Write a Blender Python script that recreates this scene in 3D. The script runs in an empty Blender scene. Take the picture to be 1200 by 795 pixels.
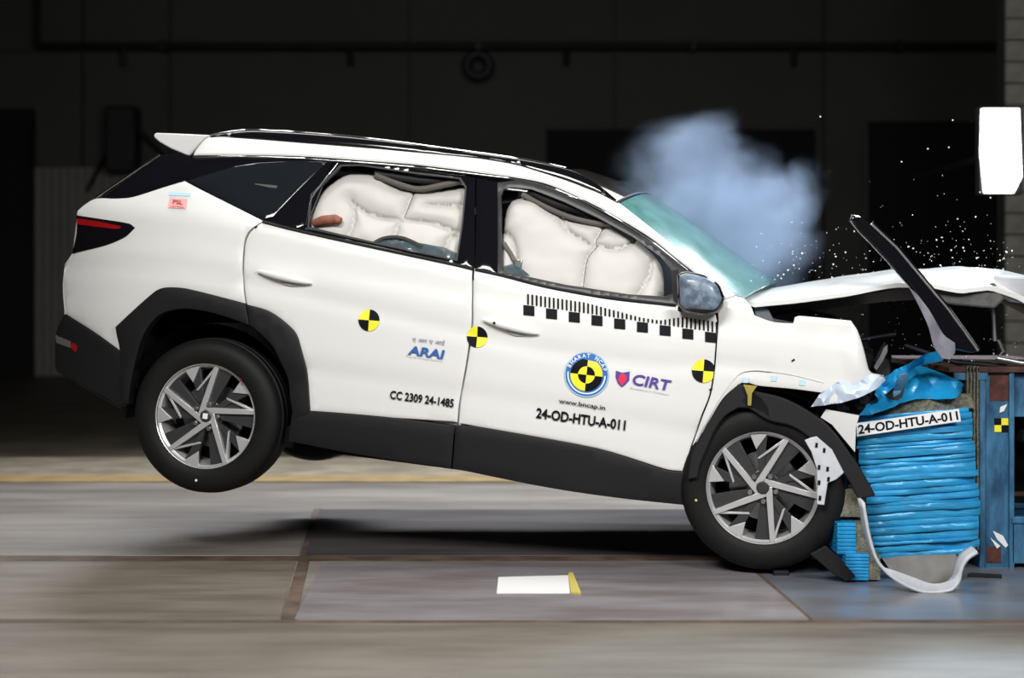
import bpy, bmesh, math, random
from math import sin, cos, pi, radians, sqrt, atan2, exp
from mathutils import Vector, Matrix
from mathutils.geometry import delaunay_2d_cdt
from mathutils import noise as mnoise
random.seed(7)
SC = bpy.context.scene
COL = SC.collection
# ------------------------------------------------------------------ camera
F, CD, HZ, CH = 2000.0, 7.8, 345.0, 1.25      # focal length in px, distance, horizon row, camera height
cd = bpy.data.cameras.new('camera'); cam = bpy.data.objects.new('camera', cd); COL.objects.link(cam)
cam.location = (0, -CD, CH); cam.rotation_euler = (pi/2, 0, 0)
cd.sensor_width = 36; cd.lens = F/1200*36; cd.shift_y = -(397.5-HZ)/1200
cd.clip_end = 100
cd.dof.use_dof = True; cd.dof.focus_distance = 7.75; cd.dof.aperture_fstop = 1.5
SC.camera = cam
# ------------------------------------------------------------------ world
W_ = bpy.data.worlds.new('world'); SC.world = W_; W_.use_nodes = True
W_.node_tree.nodes['Background'].inputs[0].default_value = (0.75, 0.82, 1, 1)
W_.node_tree.nodes['Background'].inputs[1].default_value = 0.012
# ------------------------------------------------------------------ lamps (photo rigs hung in the crash hall, in front of and over the car; unseen fills added behind it)
def area(name, loc, target, sx, sy, power, color=(1,1,1), spread=180):
    l = bpy.data.lights.new(name, 'AREA'); l.shape = 'RECTANGLE'; l.size = sx; l.size_y = sy
    l.energy = power; l.color = color; l.spread = radians(spread)
    o = bpy.data.objects.new(name, l); COL.objects.link(o); o.location = loc
    d = Vector(target) - Vector(loc); o.rotation_euler = d.to_track_quat('-Z', 'Y').to_euler()
    return o
area('flood_lamp', (-1.6, -5.6, 4.6), (-0.2, 0.6, 0.9), 2.4, 1.4, 135, (1, 0.985, 0.96), 110)
area('flood_lamp', (2.6, -5.2, 3.6), (0.6, 0.4, 0.8), 1.6, 1.2, 85, (1, 0.99, 0.97), 110)
area('overhead_light', (-0.3, 0.9, 5.6), (-0.3, 0.9, 0), 5.0, 1.6, 100, (1, 0.98, 0.95), 120)
area('smoke_fill', (3.5, 4.0, 4.8), (1.8, 0.8, 0.9), 0.8, 0.8, 95, (0.72, 0.86, 1.0), 90)  # added unseen bluish fill that brightens the smoke
area('back_fill', (-1.6, 6.6, 4.3), (-0.4, 1.2, 0), 5.0, .8, 75, (0.96, 0.97, 1), 100)  # added unseen fill from behind, lightens the shadow under the car
area('overhead_light', (-0.8, 4.6, 4.8), (-0.4, 2.4, 0), 6.0, 1.2, 62, (1, 0.97, 0.93), 120)  # added unseen fill over the floor behind the car, softens its shadow
SC.view_settings.view_transform = 'Standard'; SC.view_settings.look = 'None'
SC.view_settings.gamma = 1; SC.view_settings.exposure = 0.0; SC.view_settings.use_curve_mapping = False
SC.cycles.use_denoising = True
SC.cycles.max_bounces = 8; SC.cycles.volume_bounces = 1

# ------------------------------------------------------------------ materials
def mat(name, col, rough=0.5, metal=0.0, coat=0.0, noise=0.0, nscale=8, col2=None, bump=0.0, bscale=60, alpha=1.0, trans=0.0, spec=0.5, emis=None, stretch=(1,1,1), coatr=.05):
    m = bpy.data.materials.new(name); m.use_nodes = True
    nt = m.node_tree; b = nt.nodes['Principled BSDF']
    c = (*col, 1)
    b.inputs['Base Color'].default_value = c
    b.inputs['Roughness'].default_value = rough; b.inputs['Metallic'].default_value = metal
    b.inputs['Coat Weight'].default_value = coat; b.inputs['Coat Roughness'].default_value = coatr
    b.inputs['Alpha'].default_value = alpha; b.inputs['Transmission Weight'].default_value = trans
    b.inputs['Specular IOR Level'].default_value = spec
    tc = nt.nodes.new('ShaderNodeTexCoord'); mp = nt.nodes.new('ShaderNodeMapping')
    nt.links.new(tc.outputs['Object'], mp.inputs[0]); mp.inputs['Scale'].default_value = stretch
    if noise > 0 or col2:
        n = nt.nodes.new('ShaderNodeTexNoise'); n.inputs['Scale'].default_value = nscale; n.inputs['Detail'].default_value = 6
        n.inputs['Roughness'].default_value = .6
        nt.links.new(mp.outputs[0], n.inputs['Vector'])
        r = nt.nodes.new('ShaderNodeValToRGB')
        k = noise if noise else .5
        c2 = col2 or tuple(x*(1-k) for x in col)
        r.color_ramp.elements[0].color = (*c2, 1); r.color_ramp.elements[1].color = c
        r.color_ramp.elements[0].position = .38; r.color_ramp.elements[1].position = .62
        nt.links.new(n.outputs[0], r.inputs[0]); nt.links.new(r.outputs[0], b.inputs['Base Color'])
    if bump > 0:
        n2 = nt.nodes.new('ShaderNodeTexNoise'); n2.inputs['Scale'].default_value = bscale; n2.inputs['Detail'].default_value = 4
        nt.links.new(mp.outputs[0], n2.inputs['Vector'])
        bp = nt.nodes.new('ShaderNodeBump'); bp.inputs['Strength'].default_value = bump; bp.inputs['Distance'].default_value = .01
        nt.links.new(n2.outputs[0], bp.inputs['Height']); nt.links.new(bp.outputs[0], b.inputs['Normal'])
    if emis:
        b.inputs['Emission Color'].default_value = (*emis[0], 1); b.inputs['Emission Strength'].default_value = emis[1]
    return m
M = {}
M['white'] = mat('white_paint', (.78,.78,.765), .34, coat=.6)
M['black_gloss'] = mat('gloss_black', (.006,.006,.008), .08, coat=.3)
M['black'] = mat('black_plastic', (.010,.010,.011), .6, bump=.15, bscale=200, spec=.25)
M['clad'] = mat('cladding_plastic', (.011,.011,.012), .55, bump=.15, bscale=300, spec=.28)
M['dark'] = mat('dark_void', (.006,.006,.007), .85, spec=.1)
M['rubber'] = mat('tyre_rubber', (.007,.007,.007), .6, spec=.22, bump=.1, bscale=90)
M['mach'] = mat('machined_alloy', (.72,.72,.73), .34, metal=.6)
M['gunmetal'] = mat('gunmetal_alloy', (.045,.045,.048), .38, metal=.3)
M['chrome'] = mat('satin_chrome', (.7,.7,.7), .2, metal=1)
M['grey_seal'] = mat('grey_seal', (.03,.03,.032), .4)
M['tint'] = mat('tinted_glass', (.012,.014,.018), .05, coat=.5)
M['roofglass'] = mat('panoramic_glass', (.03,.025,.022), .06, coat=.6, noise=.4, nscale=3)
M['bag'] = mat('airbag_cloth', (.56,.545,.515), .9, spec=.1, bump=.08, bscale=40)
M['cord'] = mat('seam_cord', (.12,.11,.1), .8)
M['seat'] = mat('seat_cloth', (.03,.03,.032), .85, bump=.2)
M['redlens'] = mat('red_lens', (.35,.008,.01), .15, coat=1)
M['yellow'] = mat('sticker_yellow', (.9,.82,.03), .5)
M['sblack'] = mat('sticker_black', (.006,.006,.008), .6, spec=.12)
M['swhite'] = mat('sticker_white', (.85,.85,.85), .5)
M['sblue'] = mat('sticker_blue', (.03,.16,.5), .5)
M['navy'] = mat('print_navy', (.05,.06,.28), .5)
M['indigo'] = mat('print_indigo', (.09,.05,.33), .5)
M['sred'] = mat('print_red', (.75,.03,.08), .5)
M['pink'] = mat('sticker_pink', (.9,.42,.4), .5)
M['paleblue'] = mat('sticker_pale_blue', (.5,.75,.88), .5)
M['tape'] = mat('yellow_tape', (.62,.52,.12), .5)
M['brown'] = mat('brown_plastic', (.28,.09,.05), .6, noise=.4, nscale=30)
M['liner'] = mat('liner_white', (.62,.64,.68), .45, noise=.15, nscale=12)
M['blue'] = mat('blue_barrier_foil', (.03,.38,.74), .42, metal=.1, noise=.3, nscale=5, stretch=(1,1,5), bump=.35, bscale=16, coat=.2)
M['bluesheet'] = mat('blue_barrier_sheet', (.015,.36,.75), .34, metal=.1, noise=.2, nscale=9, coat=.2)
M['comb'] = mat('aluminium_honeycomb', (.22,.21,.15), .7, noise=.6, nscale=60, bump=.8, bscale=120)
M['steelblue'] = mat('painted_blue_steel', (.055,.19,.34), .42, noise=.5, nscale=11, bump=.4, bscale=25, col2=(.012,.06,.13), stretch=(1,1,.35))
M['rust'] = mat('rusty_steel', (.11,.03,.02), .7, noise=.6, nscale=14, bump=.3, bscale=30)
M['rustbrown'] = mat('rusty_edge', (.10,.05,.04), .7, spec=.15, noise=.5, nscale=10)
M['metal'] = mat('bare_metal', (.5,.5,.5), .3, metal=.9, noise=.3, nscale=20)
M['glassbit'] = mat('glass_fragment', (.8,.88,.9), .1, coat=.5)

def glass(name, col, alpha, rough=.05):
    m = mat(name, col, rough, coat=.6, noise=.35, nscale=14)
    nt = m.node_tree; b = nt.nodes['Principled BSDF']; b.inputs['Alpha'].default_value = alpha
    return m
M['screen'] = glass('green_laminated_glass', (.16,.45,.40), .62, .12)
M['shatter'] = glass('shattered_side_glass', (.07,.12,.14), .55, .2)

# ------------------------------------------------------------------ mapping photo rows to the place
CAMLOC = Vector((0, -CD, CH))
def ray(px, py): return Vector(((px-600)/F, 1, -(py-HZ)/F))
def at(px, py, y): return CAMLOC + ray(px, py)*(y+CD)           # point of the plane at depth y
def floor_at(px, py):
    t = CH*F/(py-HZ); return CAMLOC + ray(px, py)*t
# car frame: s forward, v sideways (camera side negative), h up
YAW, PITCH = radians(11.5), radians(6.118533657632345)
CARO = Vector((-0.02918437, 0.92611024, 0.16273235))
RC = (Matrix.Rotation(-YAW, 3, 'Z') @ Matrix.Rotation(PITCH, 3, 'Y'))
RCI = RC.transposed()
LO = RCI @ (CAMLOC - CARO)
def L(px, py, v):
    d = RCI @ ray(px, py); t = (v-LO.y)/d.y; p = LO + d*t
    return (p.x, p.z)
def interp(x, tab):
    if x <= tab[0][0]: return tab[0][1]
    for (a, fa), (b, fb) in zip(tab, tab[1:]):
        if x <= b: return fa + (fb-fa)*(x-a)/(b-a)
    return tab[-1][1]
BELT = [(-2.2,1.30),(-1.5,1.36),(-1.13,1.32),(-.57,1.26),(-.1,1.21),(.25,1.17),(.8,1.16),(1.1,1.20),(2.3,1.2)]
PROF = [(.0,.80),(.15,.845),(.30,.875),(.40,.89),(.52,.90),(.62,.918),(.80,.925),(.93,.93),(1.02,.928),(1.08,.918),(1.3,.905)]
def W(s, h):
    hb = interp(s, BELT)
    w = interp(h - (hb-1.2)*.6, PROF)
    if h > hb-.04: w = min(w, interp(hb-.04-(hb-1.2)*.6, PROF) - .0) - (h-hb+.04)*.44
    if s < -1.35: w -= .16*((-1.35-s)/.75)**2.4
    if s > 1.35: w -= .05*((s-1.35)/.7)**2
    return w
def S(px, py, off=0.0):                                   # photo row -> the car's near flank
    v = -.9
    for _ in range(12):
        s, h = L(px, py, v); v = -(W(s, h)+off)
    return (s, h)

# ------------------------------------------------------------------ builders
def link(name, me, m, parent=None, smooth=None):
    if m is not None:
        for q in (m if isinstance(m, list) else [m]): me.materials.append(q)
    o = bpy.data.objects.new(name, me); COL.objects.link(o)
    if parent: o.parent = parent
    if smooth is not None:
        for p in me.polygons: p.use_smooth = True
        if smooth < 180:
            me.set_sharp_from_angle(angle=radians(smooth))
    return o
def tag(o, label=None, cat=None, group=None, kind=None):
    if label: o['label'] = label
    if cat: o['category'] = cat
    if group: o['group'] = group
    if kind: o['kind'] = kind
    return o
def empty(name, loc, label, cat, group=None):
    o = bpy.data.objects.new(name, None); COL.objects.link(o); o.location = loc; o.empty_display_size = .1
    return tag(o, label, cat, group)
def mesh(name, vs, fs, m, parent=None, smooth=30, recalc=True):
    me = bpy.data.meshes.new(name); me.from_pydata([tuple(v) for v in vs], [], fs); me.update()
    if recalc:
        bm = bmesh.new(); bm.from_mesh(me); bmesh.ops.recalc_face_normals(bm, faces=bm.faces); bm.to_mesh(me); bm.free()
    return link(name, me, m, parent, smooth)
class MB:
    def __init__(s): s.v = []; s.f = []
    def add(s, vs, fs):
        k = len(s.v); s.v += [Vector(v) for v in vs]; s.f += [tuple(i+k for i in f) for f in fs]; return s
    def box(s, a, b, mtx=None):
        (x0,y0,z0),(x1,y1,z1) = a, b
        vs = [Vector(p) for p in ((x0,y0,z0),(x1,y0,z0),(x1,y1,z0),(x0,y1,z0),(x0,y0,z1),(x1,y0,z1),(x1,y1,z1),(x0,y1,z1))]
        if mtx: vs = [mtx@v for v in vs]
        return s.add(vs, [(0,3,2,1),(4,5,6,7),(0,1,5,4),(1,2,6,5),(2,3,7,6),(3,0,4,7)])
    def tube(s, pts, r, n=8, cap=True):
        pts = [Vector(p) for p in pts]; rings = []; prev = None
        for i, p in enumerate(pts):
            t = (pts[min(i+1,len(pts)-1)] - pts[max(i-1,0)]).normalized()
            up = Vector((0,0,1)) if abs(t.z) < .9 else Vector((0,1,0))
            if prev is None: a = t.cross(up).normalized()
            else:
                a = prev - t*prev.dot(t); a.normalize()
            prev = a; b = t.cross(a)
            rr = r[i] if isinstance(r, (list,tuple)) else r
            rings.append([p + (a*cos(2*pi*k/n) + b*sin(2*pi*k/n))*rr for k in range(n)])
        vs = [v for rg in rings for v in rg]; fs = []
        for i in range(len(pts)-1):
            for k in range(n): fs.append((i*n+k, i*n+(k+1)%n, (i+1)*n+(k+1)%n, (i+1)*n+k))
        if cap: fs += [tuple(range(n))[::-1], tuple(range((len(pts)-1)*n, len(pts)*n))]
        return s.add(vs, fs)
    def prism(s, poly, f0, f1):      # poly 2D; f0, f1 map (a,b)->3D
        n = len(poly); vs = [f0(*p) for p in poly] + [f1(*p) for p in poly]
        return s.add(vs, [tuple(range(n)), tuple(range(2*n-1, n-1, -1))] + [(i, i+n, (i+1)%n+n, (i+1)%n) for i in range(n)])
    def build(s, name, m, parent=None, smooth=30, bevel=0):
        o = mesh(name, s.v, s.f, m, parent, smooth)
        if bevel:
            b = o.modifiers.new('bevel', 'BEVEL'); b.width = bevel; b.segments = 2; b.limit_method = 'ANGLE'; b.angle_limit = radians(40)
        return o
def lathe(prof, n=64, axis='y', closed=False):          # prof: (radius, axial)
    vs = []; fs = []; m_ = len(prof)
    for k in range(n):
        a = 2*pi*k/n
        for r, ax in prof: vs.append(Vector((r*cos(a), ax, r*sin(a))))
    for k in range(n):
        for i in range(m_-1 if not closed else m_):
            j = (i+1) % m_
            fs.append((k*m_+i, k*m_+j, ((k+1)%n)*m_+j, ((k+1)%n)*m_+i))
    return vs, fs
def catmull(pts, closed=False, sub=5, corner=38):
    n = len(pts); out = []
    P = [Vector((p[0], p[1])) for p in pts]
    def iscorner(i):
        if not closed and i in (0, n-1): return True
        a = P[i]-P[i-1]; b = P[(i+1)%n]-P[i]
        if a.length < 1e-6 or b.length < 1e-6: return True
        return a.angle(b) > radians(corner)
    cn = [iscorner(i) for i in range(n)]
    for i in range(n if closed else n-1):
        j = (i+1)%n; p1, p2 = P[i], P[j]
        p0 = P[i-1] if not cn[i] else p1 - (p2-p1)
        p3 = P[(j+1)%n] if not cn[j] else p2 + (p2-p1)
        d = (p2-p1).length
        # chordal guard: limit the tangents
        m1 = (p2-p0)*.5; m2 = (p3-p1)*.5
        if m1.length > d: m1 = m1.normalized()*d
        if m2.length > d: m2 = m2.normalized()*d
        for k in range(sub):
            t = k/sub; t2 = t*t; t3 = t2*t
            out.append((2*t3-3*t2+1)*p1 + (t3-2*t2+t)*m1 + (-2*t3+3*t2)*p2 + (t3-t2)*m2)
    if not closed: out.append(P[-1])
    return [(p.x, p.y) for p in out]
def inpoly(x, y, P):
    r = False; j = len(P)-1
    for i in range(len(P)):
        xi, yi = P[i]; xj, yj = P[j]
        if (yi > y) != (yj > y) and x < (xj-xi)*(y-yi)/(yj-yi)+xi: r = not r
        j = i
    return r
def segdist(x, y, a, b):
    dx, dy = b[0]-a[0], b[1]-a[1]; q = dx*dx+dy*dy
    t = 0 if q == 0 else max(0, min(1, ((x-a[0])*dx+(y-a[1])*dy)/q))
    return math.hypot(x-a[0]-t*dx, y-a[1]-t*dy)
def pdist(x, y, P, closed=True):
    return min(segdist(x, y, P[i], P[(i+1)%len(P)]) for i in range(len(P) if closed else len(P)-1))
def densify(P, d, closed=True):
    out = []
    for i in range(len(P) if closed else len(P)-1):
        a, b = P[i], P[(i+1)%len(P)]; n = max(1, int(math.ceil(math.hypot(b[0]-a[0], b[1]-a[1])/d)))
        for k in range(n): out.append((a[0]+(b[0]-a[0])*k/n, a[1]+(b[1]-a[1])*k/n))
    if not closed: out.append(P[-1])
    q = [out[0]]
    for p in out[1:]:
        if math.hypot(p[0]-q[-1][0], p[1]-q[-1][1]) > d*.12: q.append(p)
    return q
def tess(P, holes=(), res=.045, inset=.008, extra=()):
    """constrained triangulation of P (with holes): returns points, triangles, flags(boundary)"""
    loops = [densify(P, res*.8)] + [densify(h, res*.8) for h in holes]
    pts = []; edges = []; bd = 0
    for lp in loops:
        k = len(pts); pts += lp; edges += [(k+i, k+(i+1)%len(lp)) for i in range(len(lp))]
    bd = len(pts)
    inner = []
    def ok(x, y, dmin):
        if not inpoly(x, y, loops[0]) or any(inpoly(x, y, h) for h in loops[1:]): return False
        return min(pdist(x, y, lp) for lp in loops) >= dmin
    if inset:
        for lp in loops:
            n = len(lp)
            for i in range(n):
                ax, ay = lp[i-1]; bx, by = lp[(i+1)%n]; tx, ty = bx-ax, by-ay; l = math.hypot(tx, ty) or 1
                for sg in (1, -1):
                    x, y = lp[i][0]-ty/l*inset*sg, lp[i][1]+tx/l*inset*sg
                    if ok(x, y, inset*.85): inner.append((x, y)); break
    x0 = min(p[0] for p in P); x1 = max(p[0] for p in P); y0 = min(p[1] for p in P); y1 = max(p[1] for p in P)
    row = 0; y = y0+res*.5
    while y < y1:
        x = x0 + (res*.5 if row%2 else 0)
        while x < x1:
            if ok(x, y, max(res*.45, inset*1.6)): inner.append((x, y))
            x += res
        y += res*.87; row += 1
    allp = [Vector(p) for p in pts+inner+list(extra)]
    r = delaunay_2d_cdt(allp, edges, [], 0, 1e-6)
    V, E_, Fc, ov = r[0], r[1], r[2], r[3]
    tri = []
    for f in Fc:
        cx = sum(V[i].x for i in f)/len(f); cy = sum(V[i].y for i in f)/len(f)
        if inpoly(cx, cy, loops[0]) and not any(inpoly(cx, cy, h) for h in loops[1:]): tri.append(tuple(f))
    isb = [any(k < bd for k in o_) for o_ in ov]
    return [(v.x, v.y) for v in V], tri, isb
def sheet(name, V, tri, isb, f, m, parent, thick=.015, rnd=.004, smooth=35):
    """drape 2D triangulation with f(s,h)->v ; back face at +thick; border rounded"""
    n = len(V); vs = []
    for i, (a, b) in enumerate(V):
        v = f(a, b); vs.append((a, v + (rnd if isb[i] else 0), b))
    for i, (a, b) in enumerate(V):
        vs.append((a, f(a, b)+thick, b))
    fs = list(tri) + [tuple(i+n for i in t[::-1]) for t in tri]
    cnt = {}
    for t in tri:
        for k in range(len(t)):
            e = (t[k], t[(k+1)%len(t)]); cnt[e] = 1
    for (a, b) in list(cnt):
        if (b, a) not in cnt: fs.append((b, a, a+n, b+n))
    return mesh(name, vs, fs, m, parent, smooth)
def mirror(o, parent):
    me = o.data.copy()
    for v in me.vertices: v.co.y = -v.co.y
    me.flip_normals()
    c = o.copy(); c.data = me; COL.objects.link(c); c.parent = parent
    if 'label' in c: del c['label']
    return c

# ------------------------------------------------------------------ the hall
def blend_floor_mat():
    m = mat('hall_concrete', (.30,.275,.25), .45, col2=(.165,.145,.13), nscale=1.7, stretch=(.35,1.4,1), bump=.2, bscale=30)
    return m
M['conc'] = blend_floor_mat()
M['conc2'] = mat('brown_concrete', (.20,.175,.14), .5, col2=(.125,.105,.08), nscale=2.2, stretch=(.5,2.4,1), bump=.2, bscale=30)
M['plate'] = mat('worn_floor_plate', (.33,.31,.33), .32, col2=(.22,.19,.19), nscale=3, stretch=(.4,1.5,1), bump=.1, bscale=20, metal=.15)
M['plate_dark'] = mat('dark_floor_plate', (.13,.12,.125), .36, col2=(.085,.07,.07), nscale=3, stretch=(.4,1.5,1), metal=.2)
M['plate_blue'] = mat('bluish_floor_plate', (.20,.23,.29), .3, col2=(.17,.16,.16), nscale=3, stretch=(.6,1.2,1), metal=.15)
M['seam'] = mat('rusty_seam', (.14,.095,.07), .7, noise=.5, nscale=6)
M['cream'] = mat('cream_floor_band', (.46,.42,.32), .5, noise=.4, nscale=3)
M['orange'] = mat('yellow_floor_line', (.50,.36,.16), .5, noise=.3, nscale=5)
M['farfloor'] = mat('dimmed_far_floor', (.14,.125,.095), .5, noise=.4, nscale=1.5)  # end of the lit zone is put into this darker floor colour
M['wall'] = mat('grey_wall_sheet', (.085,.085,.08), .7, noise=.12, nscale=.6)
M['wallblack'] = mat('black_opening', (.004,.004,.005), .8)
M['shutter'] = mat('light_shutter', (.30,.29,.27), .6, noise=.12, nscale=2)
M['pipe'] = mat('dark_pipe', (.012,.012,.014), .5)
M['block'] = mat('grey_block', (.36,.35,.31), .8, noise=.3, nscale=5, bump=.4, bscale=20)
M['lampglow'] = mat('lamp_panel', (1,1,1), .5, emis=((1,.98,.95), 9))

def fpoly(name, px, m, z0, z1, parent=None, kind=None, extra=0):
    pts = [floor_at(*p) for p in px]
    mb = MB(); mb.prism([(p.x, p.y) for p in pts], lambda a, b: (a, b, z1), lambda a, b: (a, b, z0))
    o = mb.build(name, m, parent, 20)
    if kind: o['kind'] = kind
    return o
yb = floor_at(0, 566).y
mb = MB(); mb.box((-14, -7.7, -.2), (14, yb, 0)); fl = tag(mb.build('floor', M['conc']), kind='structure')
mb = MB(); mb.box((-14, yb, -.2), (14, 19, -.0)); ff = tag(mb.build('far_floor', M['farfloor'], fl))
fpoly('cream_band', [(-150,537),(1500,537),(1500,558),(-150,558)], M['cream'], .0, .006, fl)
fpoly('yellow_line', [(-150,558),(1500,558),(1500,565.5),(-150,565.5)], M['orange'], .0, .006, fl)
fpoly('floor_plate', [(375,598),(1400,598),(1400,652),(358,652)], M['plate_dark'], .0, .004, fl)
fpoly('floor_plate', [(378,661),(868,658),(948,727),(345,727)], M['plate'], .0, .004, fl)
fpoly('floor_plate', [(874,658),(1400,658),(1400,727),(954,728)], M['plate_blue'], .0, .004, fl)
fpoly('concrete_panel', [(-100,598),(367,598),(350,652),(-100,652)], M['conc'], .0, .0035, fl)
fpoly('concrete_panel', [(-100,659),(347,659),(328,727),(-100,727)], M['conc2'], .0, .0035, fl)
fpoly('seam_strip', [(368,597),(377,597),(347,727),(329,727)], M['seam'], .0, .003, fl)
fpoly('seam_strip', [(-100,652.5),(1400,652.5),(1400,658),(-100,658.5)], M['seam'], .0, .0025, fl)
fpoly('seam_strip', [(-200,728),(1500,728),(1500,731),(-200,731)], M['seam'], .0, .0025, fl)
fpoly('seam_strip', [(868,658),(874,658),(954,728),(948,728)], M['seam'], .0, .003, fl)
fpoly('chalk_line', [(682,733),(684,733),(686,800),(683,800)], M['orange'], .0, .003, fl)
fpoly('front_slab', [(-900,731.5),(2100,731.5),(5000,1200),(-3800,1200)], M['conc2'], .0, .0032, fl)
# paper sheet
o = fpoly('white_tape_strip', [(584,678),(666,676),(668,697),(582,697)], M['swhite'], .004, .006)
tag(o, 'white strip of tape lying flat on the grey floor plate', 'tape')
o = fpoly('yellow_paper_scrap', [(666,675),(671,674),(681,698),(669,697)], M['tape'], .0045, .012)
tag(o, 'small yellow scrap at the end of the white tape', 'tape')

YW = floor_at(0, 440).y
def wz(px, py, y=None): return at(px, py, YW if y is None else y)
mb = MB(); mb.box((-14, YW+.12, -.2), (14, YW+.4, 8)); wb = tag(mb.build('wall_back', M['wall']), kind='structure')
joints = [-200, 97, 200, 480, 720, 965, 1180, 1400]
for a, b in zip(joints, joints[1:]):
    for z0, z1 in ((0, wz(0, 60).z), (wz(0, 60).z, 8)):
        p, q = wz(a, 0), wz(b, 0)
        MB().box((p.x+.02, YW, z0+.02), (q.x-.02, YW+.12, z1-.02)).build('wall_panel', M['wall'], wb)
for nm, x in (('wall_left', -14.2), ('wall_right', 14)):
    tag(MB().box((x, -8, -.2), (x+.2, 19, 8)).build(nm, M['wall']), kind='structure')
mb = MB(); mb.box((-14, -8, 8), (14, 19, 8.2)); tag(mb.build('ceiling', M['wall']), kind='structure')
def wbox(name, x0, y0, x1, y1, m, d0, d1, parent=None, y=None, bevel=0):
    a = wz(x0, y1, y); b = wz(x1, y0, y); yy = YW if y is None else y
    return MB().box((a.x, yy+d0, max(0, a.z)), (b.x, yy+d1, b.z)).build(name, m, parent, bevel=bevel)
d1 = tag(wbox('door_1', 640, 152, 960, 445, M['wallblack'], -.05, -.005), kind='structure')
wbox('door_frame', 955, 148, 962, 445, M['wall'], -.1, -.05, d1)
wbox('door_leaf', 966, 185, 1008, 445, M['wall'], -.06, .04, d1)
d2 = tag(wbox('door_2', 1016, 143, 1172, 445, M['wallblack'], -.05, -.005), kind='structure')
wbox('door_frame', 1010, 150, 1016, 445, M['wall'], -.1, -.05, d2)
tag(wbox('door_3', -60, 130, 42, 445, M['wallblack'], -.3, -.005), kind='structure')
# ribbed shutter beside the tail
a = wz(42, 440); b = wz(182, 197)
sh = empty('roller_shutter', (a.x, YW-.1, 0), 'pale ribbed metal shutter on the far wall behind the car tail', 'shutter')
n = 14
for i in range(n):
    x0 = (b.x-a.x)*i/n; x1 = (b.x-a.x)*(i+1)/n
    poly = [(x0,0),(x0+.25*(x1-x0),-.035),(x0+.75*(x1-x0),-.035),(x1,0),(x1,.03),(x0,.03)]
    MB().prism(poly, lambda p, q: (p, q, 0), lambda p, q: (p, q, b.z)).build('shutter_rib', M['shutter'], sh)
# dark hoist above the shutter
h0 = wz(153, 160)
ho = empty('wall_hoist', (h0.x, YW-.5, h0.z-.5), 'black box hoist with slanting arms on the far wall above the shutter', 'hoist')
MB().box((-.24,-.2,-.1), (.22,.3,.9)).build('hoist_body', M['pipe'], ho, bevel=.04)
MB().tube([(-.2,0,.3),(-.62,.3,-.35)], .03).build('brace', M['pipe'], ho)
MB().tube([(.2,0,.6),(.6,.3,.15)], .03).build('brace', M['pipe'], ho)
# overhead pipe
p0 = wz(50, 57); p1 = wz(1182, 57)
pi_ = empty('overhead_pipe', (p0.x, YW-.3, p0.z), 'long dark pipe running high across the far wall', 'pipe')
MB().tube([(0,0,0),(p1.x-p0.x,0,0)], .05, 10).build('pipe', M['pipe'], pi_)
MB().tube([(0,0,0),(0,0,1.8)], .05, 10).build('pipe', M['pipe'], pi_)
for px in (150, 413, 663, 926):
    q = wz(px, 57); MB().tube([(q.x-p0.x,0,0),(q.x-p0.x,0,-.3)], .04).build('pipe_stub', M['pipe'], pi_)
for px in (195, 561, 810, 1050):
    q = wz(px, 57); MB().box((q.x-p0.x-.03,-.06,-.08),(q.x-p0.x+.03,.295,.08)).build('bracket', M['pipe'], pi_)
# coil of hose
vs, fs = lathe([(.17+.07*cos(t), .07*sin(t)) for t in [2*pi*k/10 for k in range(10)]], 28, closed=True)
q = wz(561, 81); co = mesh('hose_coil', [v+Vector((0,0,0)) for v in vs], fs, M['pipe']); co.location = (q.x, YW-.42, q.z)
tag(co, 'dark coil of hose hanging from the overhead pipe on the far wall', 'hose')
# masonry pillar at the right, each block a part
YP = 8.0
a = at(1177, 0, YP)
pil = tag(MB().box((a.x+.03, YP+.03, 0), (a.x+2.2, YP+.35, 5)).build('wall_pillar', mat('mortar', (.05,.05,.045), .9)), kind='structure')
me_cache = {}
hz_, r_ = .2, 0; z = 0
while z < 4.4:
    x = a.x - (0 if r_%2 else .0); k = 0
    for wdt in ([.45,.45,.45,.45] if r_%2 else [.22,.45,.45,.45,.22]):
        if wdt not in me_cache:
            m_ = MB().box((.008,0,.008), (wdt-.008,.06,hz_-.008))
            ob = m_.build('concrete_block', M['block'], pil); me_cache[wdt] = ob.data
        else:
            ob = bpy.data.objects.new('concrete_block', me_cache[wdt]); COL.objects.link(ob); ob.parent = pil
        ob.location = (x, YP-.03+random.uniform(-.004,.004), z); x += wdt
    z += hz_; r_ += 1
# lamp panel on the pillar
YL = 5.0
a = at(1150, 226, YL); b = at(1196, 128, YL)
lp = empty('lamp_panel', (a.x, YL, a.z), 'bright upright white lamp panel at right edge above the hood', 'lamp')
w_, h_ = b.x-a.x, b.z-a.z
MB().prism([(.02,0),(w_-.06,0),(w_,.12),(w_-.02,h_),(0,h_),(-.01,.3)], lambda p,q:(p,-.03,q), lambda p,q:(p,0,q)).build('light_panel', M['lampglow'], lp)
MB().box((-.015,0,-.015), (w_+.015,.12,h_+.02)).build('housing', M['pipe'], lp, bevel=.01)
MB().tube([(w_*.6,.12,h_*.5),(w_*.7,YP-YL-.03,h_*.5)], .025).build('arm', M['pipe'], lp)

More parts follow.
